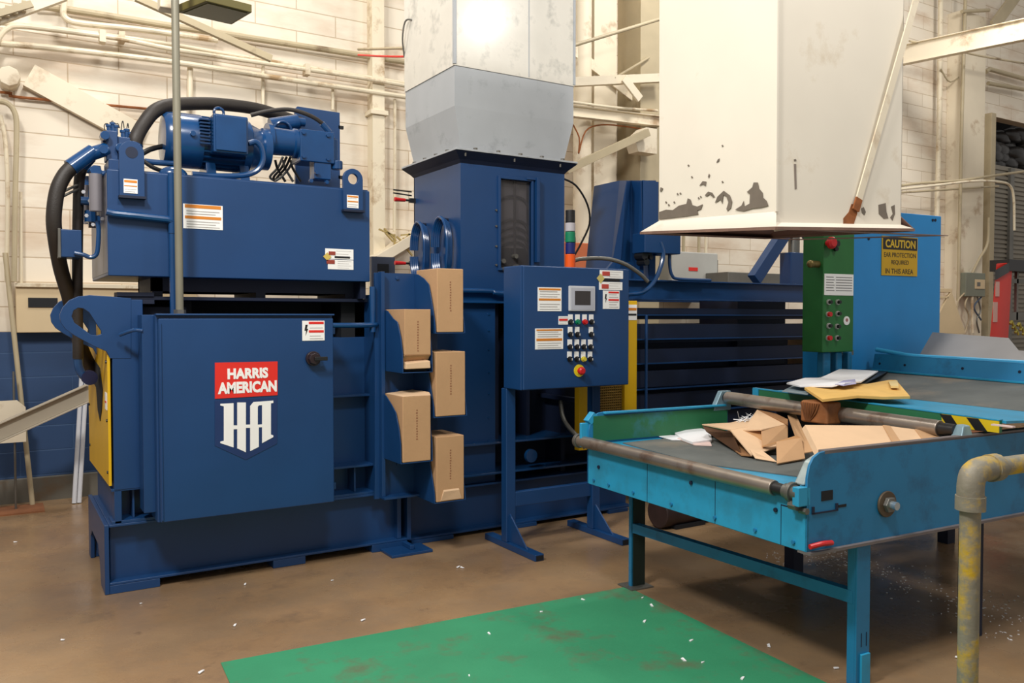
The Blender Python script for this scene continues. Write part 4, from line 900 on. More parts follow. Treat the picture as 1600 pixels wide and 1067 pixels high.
# red handled clamps at the tower rear left
for k, (py, gname) in enumerate(((314, 'upper'), (412, 'lower'))):
    q = gx(648, py, HX0-.0)
    y = min(q.y, HY1-.02)
    t = thing('toggle_clamp', 'red handled clamp sticking out left from the hopper tower, %s of two' % gname, 'clamp', (HX0, y, q.z), 0, 'red handled clamps on the hopper')
    B().cyl((HX0-.18, y, q.z), (HX0-.085, y, q.z), .018, .013, n=10).done('handle_grip', REDB, t, bevel=.003)
    b = B(); b.cyl((HX0-.085, y, q.z), (HX0, y, q.z), .009, n=8); b.box(HX0-.05, HX0, y-.015, y+.015, q.z-.018, q.z+.018)
    if k == 0: b.cyl((HX0-.19, y, q.z+.05), (HX0-.03, y, q.z+.04), .006, n=6); b.cyl((HX0-.19, y, q.z+.075), (HX0-.03, y, q.z+.07), .006, n=6)
    b.done('clamp_arm', BLKP, t, each=True)
# galvanised duct
DX0, DX1, DY0, DY1 = 2.845, 3.905, 5.385, 6.235
du = thing('metal_duct', 'shiny galvanised square duct rising from the blue hopper out of the frame', 'duct', (DX0, DY0, HZ1+.004))
za, zb_, zc_, zt_ = HZ1+.004, HZ1+.018, 3.13, 3.43
def ringb(b, x0, x1, y0, y1, z): return [b.v(p) for p in ((x0, y0, z), (x1, y0, z), (x1, y1, z), (x0, y1, z))]
def loft(rings, name, mat, par, cap=False):
    b = B(); R_ = [ringb(b, *r) for r in rings]
    for p, q in zip(R_, R_[1:]):
        for i in range(4): b.f([p[i], p[(i+1) % 4], q[(i+1) % 4], q[i]])
    o = b.done(name, mat, par)
    for pl in o.data.polygons: pl.use_smooth = False
    md = o.modifiers.new('sheet', 'SOLIDIFY'); md.thickness = .004; md.offset = -1
    return o
B().box(HX0-o_, HX1+o_, HY0-o_, HY1+o_, za, zb_).done('bottom_flange', GALV2, du, bevel=.002)
loft([(HX0+.005, HX1-.005, HY0+.005, HY1-.005, zb_), (DX0, DX1, DY0, DY1, zc_), (DX0, DX1, DY0, DY1, zt_)], 'flared_section', GALV2, du)
loft([(DX0-.006, DX1+.006, DY0-.006, DY1+.006, zt_-.01), (DX0-.006, DX1+.006, DY0-.006, DY1+.006, 5.9)], 'upper_section', GALV, du)
b = B(); x = (DX0*.4+DX1*.6); b.box(x-.003, x+.003, DY0-.010, DY0-.006, zt_, 5.9); b.box(DX0-.012, DX0+.01, DY0-.012, DY0+.01, zt_, 5.9); b.box(DX1-.01, DX1+.012, DY0-.012, DY0+.01, zt_, 5.9); b.done('seam', GALV2, du, each=True)
for k in range(5):
    x = HX0+.1+k*.195; B().cyl((x, HY0-.045, zb_), (x, HY0-.045, zb_+.018), .018, n=6).done('flange_bolt', GREYST, du, bevel=.002)
for k in range(4):
    y = HY0+.12+k*.19; B().cyl((HX0-.045, y, zb_), (HX0-.045, y, zb_+.018), .018, n=6).done('flange_bolt', GREYST, du, bevel=.002)
for k in range(3):
    x = HX0+.01+k*.42; B().cyl((x, HY0-.058, HZ1-.035), (x, HY0-.058, HZ1), .007, n=6).done('bolt_end', GREYST, hp)
# ================================================================ CONTROL CABINET ON ITS STAND
CYF = 4.65
cx0, cx1 = gy(817, 500, CYF).x, gy(983.5, 500, CYF).x; cz0, cz1 = 1.108, 1.943
cc = thing('control_cabinet', 'blue control cabinet with touch screen and push buttons on a two-legged floor stand', 'control panel', (cx0, CYF, 0))
B().box(cx0, cx1, CYF+.024, 4.90, cz0, cz1).done('body', BLUE, cc, bevel=.008)
cd = B().box(cx0+.004, cx1-.004, CYF, CYF+.02, cz0+.004, cz1-.004).done('door', BLUE, cc, bevel=.007)
lx0 = gy(793, 700, 4.90).x; 
b = B(); b.box(cx0, cx0+.075, 4.86, 4.93, .045, cz0); l1 = b.done('leg', BLUE, cc, bevel=.005)
xr = gz(928, 838, 0).x
xr = 3.69; b = B(); b.box(xr, xr+.07, 4.84, 4.91, .045, cz0); b.done('leg', BLUE, cc, bevel=.005)
b = B(); b.box(cx0+.075, xr, 4.86, 4.91, .285, .385); b.done('crossbar', BLUE, cc, bevel=.004)
for x in (cx0, xr):
    f = B(); f.box(x, x+.07, 4.50, 5.16, 0, .045); f = f.done('foot', BLUE, cc, bevel=.004)
    B().box(x+.008, x+.062, 4.496, 4.50, .008, .037).done('tube_opening', DARK, f)
    B().plate([(4.86, .045), (4.64, .045), (4.86, .24)], x+.025, x+.035, 'yz').done('gusset', BLUE, cc)
# screen
def fpx(a, t, c, d): q0 = gy(a, d, CYF); q1 = gy(c, t, CYF); return q0.x, q1.x, gy((a+c)/2, d, CYF).z, gy((a+c)/2, t, CYF).z
x0, x1, z0, z1 = fpx(887.5, 447, 928, 486)
s = B().box(x0, x1, CYF-.018, CYF, z0, z1).done('touch_screen', SCREENF, cd, bevel=.005)
w_, h_ = x1-x0, z1-z0
B().box(x0+w_*.06, x1-w_*.06, CYF-.0195, CYF-.018, z0+h_*.06, z1-h_*.08).done('bezel', M('pale_bezel', (176, 178, 188), .4), s)
B().box(x0+w_*.2, x1-w_*.2, CYF-.0205, CYF-.0195, z0+h_*.24, z1-h_*.2).done('display', SCREEN, s)
dpx(cd, 840, 449, 877, 486, CYF, bands=((.04, .12), (.47, .56)), lines=9)
dpx(cd, 836, 513, 879.5, 545.5, CYF, bands=((.04, .12), (.48, .60)), lines=9)
dpx(cd, 872.5, 494, 887, 507, CYF, bands=((.3, .55),), lines=4, bandmat=REDM)
dpx(cd, 942, 454, 967.5, 482.5, CYF, bands=((.05, .15), (.46, .56)), lines=7, bandmat=REDM, side=.28)
dpx(cd, 937, 422.5, 973, 435, CYF, bands=(), lines=3, side=.3)
dpx(cd, 936, 440.5, 972, 453, CYF, bands=(), lines=3, side=.35)
q = gy(938, 435, CYF); B().cyl((q.x, CYF-.006, q.z), (q.x, CYF-.003, q.z), .035, n=4).done('warning_symbol', M('yellow_symbol', (200, 184, 110), .5), cd)
b = B(); b.box(q.x+.015, q.x+.08, CYF-.006, CYF-.003, q.z+.02, q.z+.05); b.box(q.x+.01, q.x+.07, CYF-.006, CYF-.003, q.z-.07, q.z-.04); b.done('warning_symbol', M('dark_red_symbol', (186, 70, 60), .5), cd, each=True)
b = B(); b.box(q.x+.03, q.x+.17, CYF-.0065, CYF-.003, q.z-.018, q.z); b.done('title_strip', BLKP, cd)
q = gy(946, 466, CYF); b = B().plate([(q.x-.004, q.z+.03), (q.x+.008, q.z+.03), (q.x+.003, q.z), (q.x+.01, q.z), (q.x-.004, q.z-.03), (q.x, q.z-.004), (q.x-.008, q.z-.004)], CYF-.005, CYF-.003, 'xz'); b.done('bolt_symbol', BLKP, cd)
b_rows = [(498, [(891, BLKP), (902, GRNB), (913, REDB), (923.5, BLKP)]), (517.5, [(890.5, BLKP), (901.5, BLKP), (923, BLKP)]),
          (537, [(890, BLKP), (901, BLKP), (911.5, BLKP), (922, BLKP)]), (556, [(889.5, BLKP), (900.5, BLKP), (911, M('yellow_plastic', (206, 190, 60), .4)), (921.5, BLKP)])]
for py, cs in b_rows:
    for px, mt in cs:
        q = gy(px, py, CYF)
        n = B().box(q.x-.0185, q.x+.0185, CYF-.004, CYF, q.z-.012, q.z+.030).done('button_plate', WHITE, cd)
        k = B(); k.cyl((q.x, CYF-.012, q.z-.022), (q.x, CYF, q.z-.022), .019, n=16); k.cyl((q.x, CYF-.026, q.z-.022), (q.x, CYF-.012, q.z-.022), .014, n=14)
        k.done('push_button', mt, cd)
        B().box(q.x+.004, q.x+.008, CYF-.0275, CYF-.026, q.z-.03, q.z-.014).done('highlight_mark', WHITE, cd) if mt is BLKP else None
q = gy(904.5, 579, CYF)
st = B().cyl((q.x, CYF-.006, q.z), (q.x, CYF, q.z), .043, n=28).done('stop_ring', M('yellow_ring', (226, 206, 40), .4), cd)
B().lathe((q.x, CYF-.006, q.z), (q.x, CYF-.05, q.z), [(0, .018), (.4, .018), (.45, .028), (.8, .027), (1, .018)], 20).done('stop_button', REDB, st)
# signal light
q = gy(891, 410, 4.80); sl = thing('signal_light', 'stacked signal light in black, clear, green, blue and orange on the cabinet top', 'signal light', (q.x, 4.80, cz1))
zs = [gy(891, p, 4.80).z for p in (412, 397, 379, 362, 348, 328)]
zs[0] = cz1
for (nm, mt, r), z0, z1 in zip((('orange_lens', ORGB, .037), ('blue_lens', BLUB, .034), ('green_lens', GRNB, .036), ('clear_lens', M('cloudy_clear_plastic', (176, 172, 178), .35), .036), ('black_cap', BLKP, .034)), zs, zs[1:]):
    B().cyl((q.x, 4.80, z0), (q.x, 4.80, z1-.002), r, n=24).done(nm, mt, sl, bevel=.004)
B().tube([(q.x+.035, 4.82, zs[3]), (q.x+.055, 4.82, zs[2]+.03), (q.x+.05, 4.83, zs[1]), (q.x+.02, 4.83, zs[0]+.02)], .006).done('cable', BLACK, sl)
# wall box with red mark, seen over the chamber beam
q0, q1 = gy(1050, 440, 7.9), gy(1122, 396, 7.9)
t = thing('wall_box', 'pale grey box with a red mark on the wall, seen above the chamber beam', 'electrical box', (q0.x, 7.9, q0.z))
B().box(q0.x, q1.x, 7.9, WY, q0.z-.2, q1.z).done('body', GREYB, t, bevel=.015)
B().box(q1.x, q1.x+.05, 7.95, 8.1, q0.z, q1.z-.08).done('side_plug', BLKP, t)
q = gy(1076, 423, 7.9); q2 = gy(1090, 418, 7.9); B().box(q.x, q2.x, 7.895, 7.9, q.z, q2.z).done('red_mark', REDM, t)
for px in (1060, 1068, 1092, 1103):
    a = gy(px, 390, 8.1).x; B().cyl((a, 8.1, q1.z), (a, 8.1, 6.5), .02, n=10).done('conduit', CREAMP if px % 2 else TAN, t)
q0, q1 = gy(1138, 437, 7.5), gy(1225, 428, 7.5)
tag(B().box(q0.x, q1.x, 7.5, 7.9, 0, q1.z).done('grey_case', GREYST, None, bevel=.01), 'low grey case just behind the chamber beam, right of the pale wall box', 'case')
# orange brick-coloured ledge behind the signal light, litter and frames behind the baler
q0, q1 = gy(872, 414, 7.0), gy(938, 381, 7.0)
tag(B().box(q0.x, q1.x, 7.0, 7.5, 0, q1.z).done('orange_crate', M('orange_brown_board', (206, 112, 70), .7, var=.12), None, bevel=.01), 'orange-brown crate behind the signal light', 'crate')
q0, q1 = gy(581, 426, 6.6), gy(617, 402, 6.6)
t = thing('steel_cabinet', 'grey-blue steel cabinet seen between the power unit and the carton rack', 'cabinet', (q0.x, 6.6, 0))
B().box(q0.x, q1.x, 6.6, 6.64, 0, q1.z).done('plate', M('grey_blue_metal', (70, 76, 92), .5), t)
B().box(q0.x+.05, q1.x-.06, 6.59, 6.6, q0.z-.28, q1.z-.06).done('opening', DARK, t)
t = steel(gy(583, 408, 8.15), gy(662, 360, 8.15), .30, .10, 'shelf_bracket_arm', 'cream slanting arm behind the carton rack with yellowish litter on it', CREAM, 'bracket')
b = B(); rr = random.Random(12)
for i in range(14):
    q = gy(614+rr.random()*34, 386-rr.random()*22, 8.05); b.bar(q, q+Vector((rr.uniform(-.2, .2), 0, rr.uniform(-.15, .15))), .02, .015)
tag(b.done('litter', M('yellowed_litter', (170, 148, 92), .8, var=.3)), 'tangle of yellowish litter on the slanting arm left of the hopper tower', 'litter', kind='stuff')
# ================================================================ CONVEYOR TABLE  (u along the belt, v across it)
V3 = lambda u, v, z: TM @ Vector((u, v, z))
U0, VN, VF, TZB, TZT = 2.68, 2.43, 4.07, .625, 1.03
ct = thing('conveyor_table', 'light blue conveyor table with steel end roller and worn grey belt bed on blue legs', 'conveyor', V3(2.68, 3.2, 0), TA)
def T_(): return B(TM)
# near side panel with rounded corner
def sidepanel(v0, v1, u1, name, mat, extra=0):
    pr = [(U0+.0, TZB), (u1, TZB), (u1, TZT), (U0+.12, TZT+.012), (U0+.07, TZT+.006), (U0+.035, TZT-.012), (U0+.012, TZT-.045), (U0, TZT-.09)]
    return T_().plate(pr, v0, v1, 'xz')
np_ = sidepanel(VN, VN+.012, 5.4, '', None).done('side_panel', SKY, ct, bevel=.002)
b = T_(); b.box(U0+.1, 5.4, VN, VN+.035, TZT-.002, TZT+.012); b.box(U0, 5.4, VN-.02, VN+.05, TZB-.008, TZB+.004)
b.done('edge_flange', M('scuffed_rust_edge', (112, 104, 104), .5, .2, var=.2), ct)
fp = sidepanel(VF-.012, VF, 3.75, '', None).done('side_panel', SKY, ct, bevel=.002)
T_().box(U0+.03, 3.74, VF-.018, VF-.012, .87, TZT-.012).done('green_liner', GREEN, fp)
T_().box(U0+.1, 3.72, VF-.035, VF+.002, TZT-.002, TZT+.01).done('rail_lip', SKYLIT, fp, bevel=.003)
# end face
ef = T_(); ef.box(U0, U0+.012, VN, VF, TZB, .855); ef = ef.done('end_panel', SKYLIT, ct, bevel=.002)
b = T_(); b.box(U0+.01, U0+.05, VN, VF, TZB-.004, TZB+.008); b.done('end_flange', SKY, ct)
for v in (2.50, 2.72, 2.98, 3.3, 3.62, 3.85, 4.0):
    T_().cyl((U0-.008, v, TZB+.03), (U0, v, TZB+.03), .009, n=8).done('panel_bolt', SKY, ef)
for v, z in ((3.15, .79), (3.95, .74), (2.60, .77)): T_().cyl((U0-.008, v, z), (U0, v, z), .010, n=8).done('panel_bolt', NAVY, ef)
b = T_(); b.box(U0-.001, U0, VN+.14, VN+.143, TZB, .80); b.box(U0-.001, U0, VN+.08, VN+.14, .795, .80); b.box(U0-.001, U0, 2.98, 2.983, TZB, .85); b.box(U0-.001, U0, 3.5, 3.503, TZB, .85); b.done('panel_seam', NAVY, ef, each=True)
# front roller
r1 = T_().cyl((U0-.02, VN+.16, .868), (U0-.02, VF+.05, .868), .034, n=28).done('end_roller', STEEL, ct, bevel=.004)
b = T_(); b.cyl((U0-.02, VN+.10, .868), (U0-.02, VN+.16, .868), .026, n=20); b.done('roller_collar', BLKP, r1)
b = T_(); b.cyl((U0-.02, VN+.02, .868), (U0-.02, VN+.10, .868), .032, n=20); b.cyl((U0-.02, VN+.05, .868), (U0-.02, VN+.07, .868), .044, n=20); b.done('roller_bearing', GREYST, r1, bevel=.002)
T_().cyl((U0-.02, VF+.05, .868), (U0-.02, VF+.075, .868), .042, n=20).done('roller_bearing', GREYST, r1, bevel=.002)
b = T_(); b.box(U0-.045, U0+.03, VF-.0, VF+.02, .84, .98); b.bar((U0+.005, VF+.01, .98), (U0+.05, VF+.01, 1.03), .04, .05, (0, 1, 0)); b.done('roller_bracket', SKYLIT, ct, bevel=.004)
T_().box(U0-.05, U0+.02, VN-.0, VN+.035, .82, .90).done('roller_bracket', SKYLIT, ct, bevel=.004)
b = T_(); b.hexa([(U0-.01, VN+.012, .90), (U0+.05, VN+.012, .90), (U0+.05, VN+.07, .90), (U0-.01, VN+.07, .90), (U0+.03, VN+.0, 1.0), (U0+.1, VN, 1.03), (U0+.1, VN+.05, 1.03), (U0+.03, VN+.05, 1.0)]); b.done('corner_cap', M('worn_bare_edge', (176, 190, 190), .35, .4, var=.2, scale=12), ct, bevel=.012)
b = T_(); b.cyl((U0-.03, VN+.02, .82), (U0-.03, VN+.06, .82), .022, n=8); b.cyl((U0-.01, VN-.01, .80), (U0-.01, VN+.03, .80), .014, n=6); b.done('adjuster_bolt', GREYST, ct)
# bed: blue plate around a worn belt
T_().box(U0+.012, 3.80, VN+.012, VF-.018, .845, .858).done('bed_plate', SKYLIT, ct)
T_().plate([(2.98, VN+.30), (3.85, VN+.12), (3.85, VF-.03), (2.86, VF-.10), (2.84, VF-.30), (2.80, VN+.8)], .8585, .864, 'xy').done('belt', BELT, ct)
# legs and braces
for u, v, nm in ((2.985, 2.44, 'near'), (2.92, 3.985, 'far')):
    if nm == 'near':
        b = T_(); b.box(u, u+.085, v-.01, v+.0, 0, TZB); b.box(u, u+.010, v, v+.04, 0, TZB); b.box(u+.075, u+.085, v, v+.04, 0, TZB)
        l = b.done('leg', SKY, ct, bevel=.002)
        b = T_(); b.box(u+.022, u+.078, v-.022, v-.01, .0, .14); b.done('foot_sleeve', SKYLIT, l, bevel=.003)
        b = T_(); b.box(u+.030, u+.034, v-.0115, v-.01, .17, .23); b.box(u+.062, u+.066, v-.0115, v-.01, .17, .23); b.done('slot', NAVY, l, each=True)
    else:
        b = T_(); b.box(u, u+.012, v-.02, v+.006, 0, TZB)
        l = b.done('leg', SKY, ct, bevel=.002)
        T_().box(u+.012, u+.095, v-.028, v-.016, 0, TZB).done('leg_inner_face', M('dark_green_leg_face', (18, 32, 26), .6, var=.3), l)  # inner face coloured darker than the leg's outer strip
        T_().box(u-.04, u+.12, v-.08, v+.06, .0, .008).done('foot_plate', GREYST, l)
b = T_(); b.bar((2.93, 3.96, .355), (2.99, 2.45, .385), .012, .055); b.bar((2.95, 3.96, .375), (3.01, 2.45, .405), .05, .010); b.done('leg_crossbar', SKY, ct)
for u in (4.9,):
    for v in (2.48, 3.98): T_().box(u, u+.1, v-.02, v+.05, 0, TZB).done('leg', SKY, ct, bevel=.003)
T_().box(U0+.02, 5.3, VF-.05, VF-.02, TZB, .85).done('far_frame_rail', NAVY, ct)
# marks and hardware on the near panel
def np_pt(px, py, dv=0): return ty(px, py, VN+dv)
q = np_pt(1384, 787)
k = T_().cyl((q.x, VN-.012, q.z), (q.x, VN, q.z), .058, n=28).done('shaft_flange', M('greasy_brown_metal', (92, 78, 62), .5, .4, var=.3, scale=12), ct, bevel=.004)
T_().cyl((q.x, VN-.032, q.z), (q.x, VN-.012, q.z), .036, n=6).done('shaft_nut', GREYST, k, bevel=.003)
T_().cyl((q.x, VN-.058, q.z), (q.x, VN-.032, q.z), .018, n=14).done('shaft_end', M('bright_shaft', (190, 205, 215), .25, .8), k)
def hole(a, t, c, d, nm='cutout'):
    q0, q1 = np_pt(a, d), np_pt(c, t); T_().box(q0.x, q1.x, VN-.002, VN, q0.z, q1.z).done(nm, DARK, np_)
hole(1283, 765, 1301, 783); hole(1310, 787, 1322, 793)
q0, q1 = np_pt(1268, 803), np_pt(1308, 801); b = T_(); b.box(q0.x, q1.x, VN-.006, VN, q0.z-.002, q0.z+.004); b.box(q0.x, q0.x+.012, VN-.006, VN, q0.z, q0.z+.03); b.box(q1.x-.012, q1.x, VN-.006, VN, q0.z, q0.z+.03); b.done('slot_strip', NAVY, np_)
q0, q1 = np_pt(1262, 853), np_pt(1296, 848); T_().tube([(q0.x, VN-.012, q0.z-.001), ((q0.x+q1.x)/2, VN-.02, q0.z+.006), (q1.x, VN-.012, q0.z+.0)], .011).done('red_grip', REDB, ct)
# second roller
P0 = Vector(ty(1140, 620, VF+.0)); P1 = Vector(ty(1497, 678, VN+.05))
P0.x = P1.x = 3.72; P0.z = 1.083; P1.z = 1.060
r2 = T_().cyl(P0+Vector((0, -.04, 0)), P1+Vector((0, .08, 0)), .040, n=28).done('second_roller', STEEL, ct, bevel=.004)
b = T_(); b.cyl(P0+Vector((0, -.04, 0)), P0+Vector((0, .01, 0)), .028, n=16); b.cyl(P1, P1+Vector((0, .08, 0)), .03, n=16); b.done('roller_shaft', BLKP, r2, each=True)
b = T_(); b.hexa([(P0.x-.10, VF-.02, 1.0), (P0.x+.05, VF-.02, 1.0), (P0.x+.05, VF+.02, 1.0), (P0.x-.10, VF+.02, 1.0), (P0.x-.03, VF-.02, 1.125), (P0.x+.05, VF-.02, 1.125), (P0.x+.05, VF+.02, 1.125), (P0.x-.03, VF+.02, 1.125)])
WGB = M('worn_grey_blue', (128, 156, 168), .4, .3, var=.2, scale=9); b.done('roller_bracket', WGB, ct, bevel=.006)
T_().hexa([(P1.x-.03, VN+.0, 1.03), (P1.x+.06, VN+.0, 1.03), (P1.x+.06, VN+.06, 1.03), (P1.x-.03, VN+.06, 1.03), (P1.x+.0, VN+.01, 1.085), (P1.x+.05, VN+.01, 1.085), (P1.x+.05, VN+.05, 1.09), (P1.x+.0, VN+.05, 1.09)]).done('roller_bracket', WGB, ct, bevel=.006)
# ================================================================ CROSS CONVEYOR BEHIND THE SECOND ROLLER
V0, V1 = 2.47, 4.32
cv = thing('cross_conveyor', 'blue cross conveyor with grey rubber belt and green front lip behind the second steel roller', 'conveyor', V3(3.86, 3.4, .62), TA)
lipv = 4.0
lipv, nv = 3.94, 2.35
b = T_(); b.hexa([(3.85, nv, 1.055), (3.87, nv, 1.055), (3.87, lipv, 1.03), (3.85, lipv, 1.03), (3.85, nv, 1.114), (3.87, nv, 1.114), (3.87, lipv, 1.144), (3.85, lipv, 1.144)]); lp_ = b.done('front_lip', GREEN, cv)
b = T_(); b.bar((3.862, nv, 1.115), (3.862, lipv, 1.146), .03, .006); b.box(3.845, 3.85, lipv-.05, lipv, 1.03, 1.144); b.done('lip_edge', SKYLIT, cv)
hz = T_(); stp = T_()
vv = 2.56
def lz(v): return 1.114+(v-nv)/(lipv-nv)*.03
T_().hexa([(3.846, nv, 1.056), (3.85, nv, 1.056), (3.85, 2.64, 1.056), (3.846, 2.64, 1.056), (3.846, nv, lz(nv)-.004), (3.85, nv, lz(nv)-.004), (3.85, 2.64, lz(2.64)-.004), (3.846, 2.64, lz(2.64)-.004)]).done('hazard_stripe', M('hazard_yellow', (214, 184, 24), .45), lp_)
b = T_()
for s in (2.44, 2.58): b.hexa([(3.8445, s-.035, 1.056), (3.846, s-.035, 1.056), (3.846, s+.025, 1.056), (3.8445, s+.025, 1.056), (3.8445, s+.01, lz(s)-.004), (3.846, s+.01, lz(s)-.004), (3.846, s+.07, lz(s)-.004), (3.8445, s+.07, lz(s)-.004)])
b.done('hazard_stripe', BLKP, lp_)
def sheet(pts, t, nm, mat, par=cv):
    return T_().slab(pts, (0, 0, -t)).done(nm, mat, par)
za_, zb2, zc2 = 1.098, 1.105, 1.20
sheet([(3.87, 2.33, 1.112), (4.8, V0, 1.058), (4.8, 4.22, 1.075), (3.87, 3.84, 1.14)], .012, 'deck_plate', SKYLIT)
sheet([(4.8, V0, 1.060), (5.58, V0, 1.15), (5.58, 4.4, 1.175), (4.8, 4.22, 1.077)], .014, 'belt', BELT)
b = T_(); b.hexa([(5.57, V0, 1.145), (5.59, V0, 1.145), (5.59, 4.42, 1.175), (5.57, 4.42, 1.175), (5.60, V0, 1.275), (5.62, V0, 1.275), (5.62, 4.42, 1.305), (5.60, 4.42, 1.305)])
b.hexa([(5.60, V0, 1.272), (5.72, V0, 1.272), (5.72, 4.42, 1.302), (5.60, 4.42, 1.302), (5.60, V0, 1.28), (5.72, V0, 1.28), (5.72, 4.42, 1.31), (5.60, 4.42, 1.31)]); fr = b.done('far_rail', SKY, cv, bevel=.002)
T_().bar((5.565, V0, 1.155), (5.565, 4.42, 1.183), .03, .012).done('rail_edge', SKYLIT, cv)
T_().tube([(5.64, V0, 1.285), (5.64, 3.6, 1.298), (5.64, 4.1, 1.305), (5.64, 4.24, 1.318), (5.62, 4.42, 1.342)], .017).done('rail_tube', M('bright_blue_tube', (58, 160, 206), .3), cv)
for v in (4.36, 4.14, 3.68, 3.28): T_().cyl((5.582, v, 1.235), (5.602, v, 1.235), .010, n=8).done('rail_bolt', NAVY, cv)
b = T_(); b.box(3.87, 5.55, V0+.02, V0+.06, .62, 1.03); b.box(3.87, 5.55, 3.76, 3.80, .62, 1.03); 
b.box(3.87, 3.90, V0+.02, 3.8, .62, .70)
b.done('support_frame', NAVY, cv)
for u in (3.95, 5.45):
    for v in (V0+.06, 3.68): T_().box(u, u+.08, v, v+.08, 0, 1.0).done('leg', NAVY, cv)
# ---------------------------------------------------------------- feeder cabinet with caution sign, green control post
MV = 4.5
mu0, mu1 = ty(1332, 480, MV).x, ty(1470, 420, MV).x
mz1 = ty(1440, 335, MV).z
fc = thing('machine_guard_cabinet', 'tall bright blue machine cabinet behind the cross conveyor, carrying a yellow caution sign', 'machine', V3(mu0, MV, 0), TA)
b = T_(); b.box(mu0, mu1, MV, MV+.5, .0, mz1); b.done('body', CYAN, fc, bevel=.008)
b = T_()
for px, py in ((1457, 344), (1461, 344), (1357, 373), (1403, 551)): q = ty(px, py, MV); b.cyl((q.x, MV-.006, q.z), (q.x, MV, q.z), .012, n=8)
b.done('screw', NAVY, fc, each=True)
cs0, cs1 = ty(1376.5, 430, MV), ty(1433, 372, MV)
sg = thing('caution_sign', 'yellow and black CAUTION ear protection sign on the bright blue cabinet', 'sign', V3(cs0.x, MV-.004, cs0.z), TA)
T_().box(cs0.x, cs1.x, MV-.006, MV, cs0.z, cs1.z).done('sign_plate', M('sign_yellow', (206, 164, 28), .5, var=.06), sg, bevel=.001)
w_, h_ = cs1.x-cs0.x, cs1.z-cs0.z
T_().box(cs0.x+.012, cs1.x-.008, MV-.0075, MV-.006, cs1.z-h_*.335, cs1.z-h_*.02).done('black_header', BLKP, sg)
ux = (TM.to_3x3() @ Vector((1, 0, 0))); 
def sw(txt, f0, f1, g0, g1, mat, bold=.02, dv=.0075):
    words(txt, 'sign_lettering', mat, sg, V3(cs0.x+w_*f0, MV-dv, cs1.z-h_*g1), ux, (0, 0, 1), w_*(f1-f0), h_*(g1-g0), .001, bold)
sw('CAUTION', .09, .93, .08, .29, M('sign_header_letters', (216, 180, 50), .5), .03)
sw('EAR PROTECTION', .06, .95, .41, .53, BLKP, .01, .006); sw('REQUIRED', .26, .75, .60, .73, BLKP, .01, .006); sw('IN THIS AREA', .1, .88, .82, .95, BLKP, .01, .006)
# green post
GU0, GU1 = ty(1286, 480, 4.4).x, ty(1334, 480, 4.4).x
GV = 4.4
gz0 = ty(1310, 550, GV).z
gp = thing('green_control_post', 'green control box with small red and black buttons beside the bright blue cabinet', 'control panel', V3(GU0, GV, 0), TA)
b = T_(); b.box(GU0, GU1, GV, GV+.2, gz0, 2.35); gb = b.done('control_box', GREENP, gp, bevel=.008)
q0, q1 = ty(1287, 461, GV), ty(1333, 429, GV)
n = T_().box(q0.x+.003, q1.x, GV-.004, GV, q0.z, q1.z).done('notice_card', WHITE, gp)
b = T_(); 
for k in range(6): z = q1.z-.025-k*.02; b.box(q0.x+.02, q0.x+.10+.01*(k % 2), GV-.005, GV-.004, z-.003, z+.003); b.box(q0.x+.125, q1.x-.015, GV-.005, GV-.004, z-.003, z+.003)
b.done('print_lines', M('dark_print_lines', (120, 120, 118), .6), n)
for i, (px, py, mt) in enumerate(((1294, 472, BLKP), (1308, 472, BLKP), (1293, 491, REDB), (1308, 490, BLKP), (1294, 509, BLKP), (1307, 510, BLKP), (1293, 528, REDB), (1307, 528, BLKP))):
    q = ty(px, py, GV); k = T_(); k.cyl((q.x, GV-.012, q.z), (q.x, GV, q.z), .021, n=14); o = k.done('button_collar', M('bright_collar', (196, 196, 190), .35, .3), gp)
    T_().cyl((q.x, GV-.034, q.z), (q.x, GV-.012, q.z), .018 if mt is REDB else .014, n=14).done('push_button', mt, o, bevel=.002)
q = ty(1322.5, 501, GV); o = T_().cyl((q.x, GV-.004, q.z), (q.x, GV, q.z), .034, n=24).done('round_sticker', WHITE, gp)
T_().cyl((q.x, GV-.005, q.z+.005), (q.x, GV-.004, q.z+.005), .014, n=12).done('sticker_centre', M('faded_red_print', (170, 110, 110), .6), o)
q = ty(1292, 380, GV); T_().lathe((q.x, GV, q.z), (q.x, GV-.07, q.z), [(0, .02), (.4, .02), (.5, .046), (.8, .044), (1, .03)], 18).done('red_stop_knob', REDB, gp)
q = ty(1303, 381, GV); b = T_(); b.cyl((q.x, GV-.04, q.z), (q.x, GV, q.z), .024, n=10); b.cyl((q.x, GV-.03, q.z-.04), (q.x+.01, GV, q.z-.04), .016, n=8); b.done('black_switch', BLKP, gp)
q = ty(1278, 412, GV); b = T_(); b.cyl((q.x-.02, GV+.05, q.z), (GU0, GV+.05, q.z), .026, n=12); b.sphere((q.x-.03, GV+.04, q.z+.0), .03); b.done('brass_fitting', M('brass', (120, 104, 60), .4, .6), gp)
for px, w2 in ((1293, 12), (1312, 10), (1329, 7)):
    q0, q1 = ty(px-w2/2, 590, GV+.05), ty(px+w2/2, 556, GV+.05)
    T_().box(q0.x, q1.x, GV+.05, GV+.12, .4 if px < 1325 else 1.0, gz0-.0).done('conduit_tube', SKY, gp, bevel=.015)
    q = ty(px, 552, GV+.08); T_().cyl((q.x, GV+.08, gz0-.03), (q.x, GV+.08, gz0+.01), .022, n=8).done('conduit_nut', GREYST, gp)
T_().box(GU0, GU1, GV+.05, GV+.2, 0, .4).done('post_base', SKY, gp)
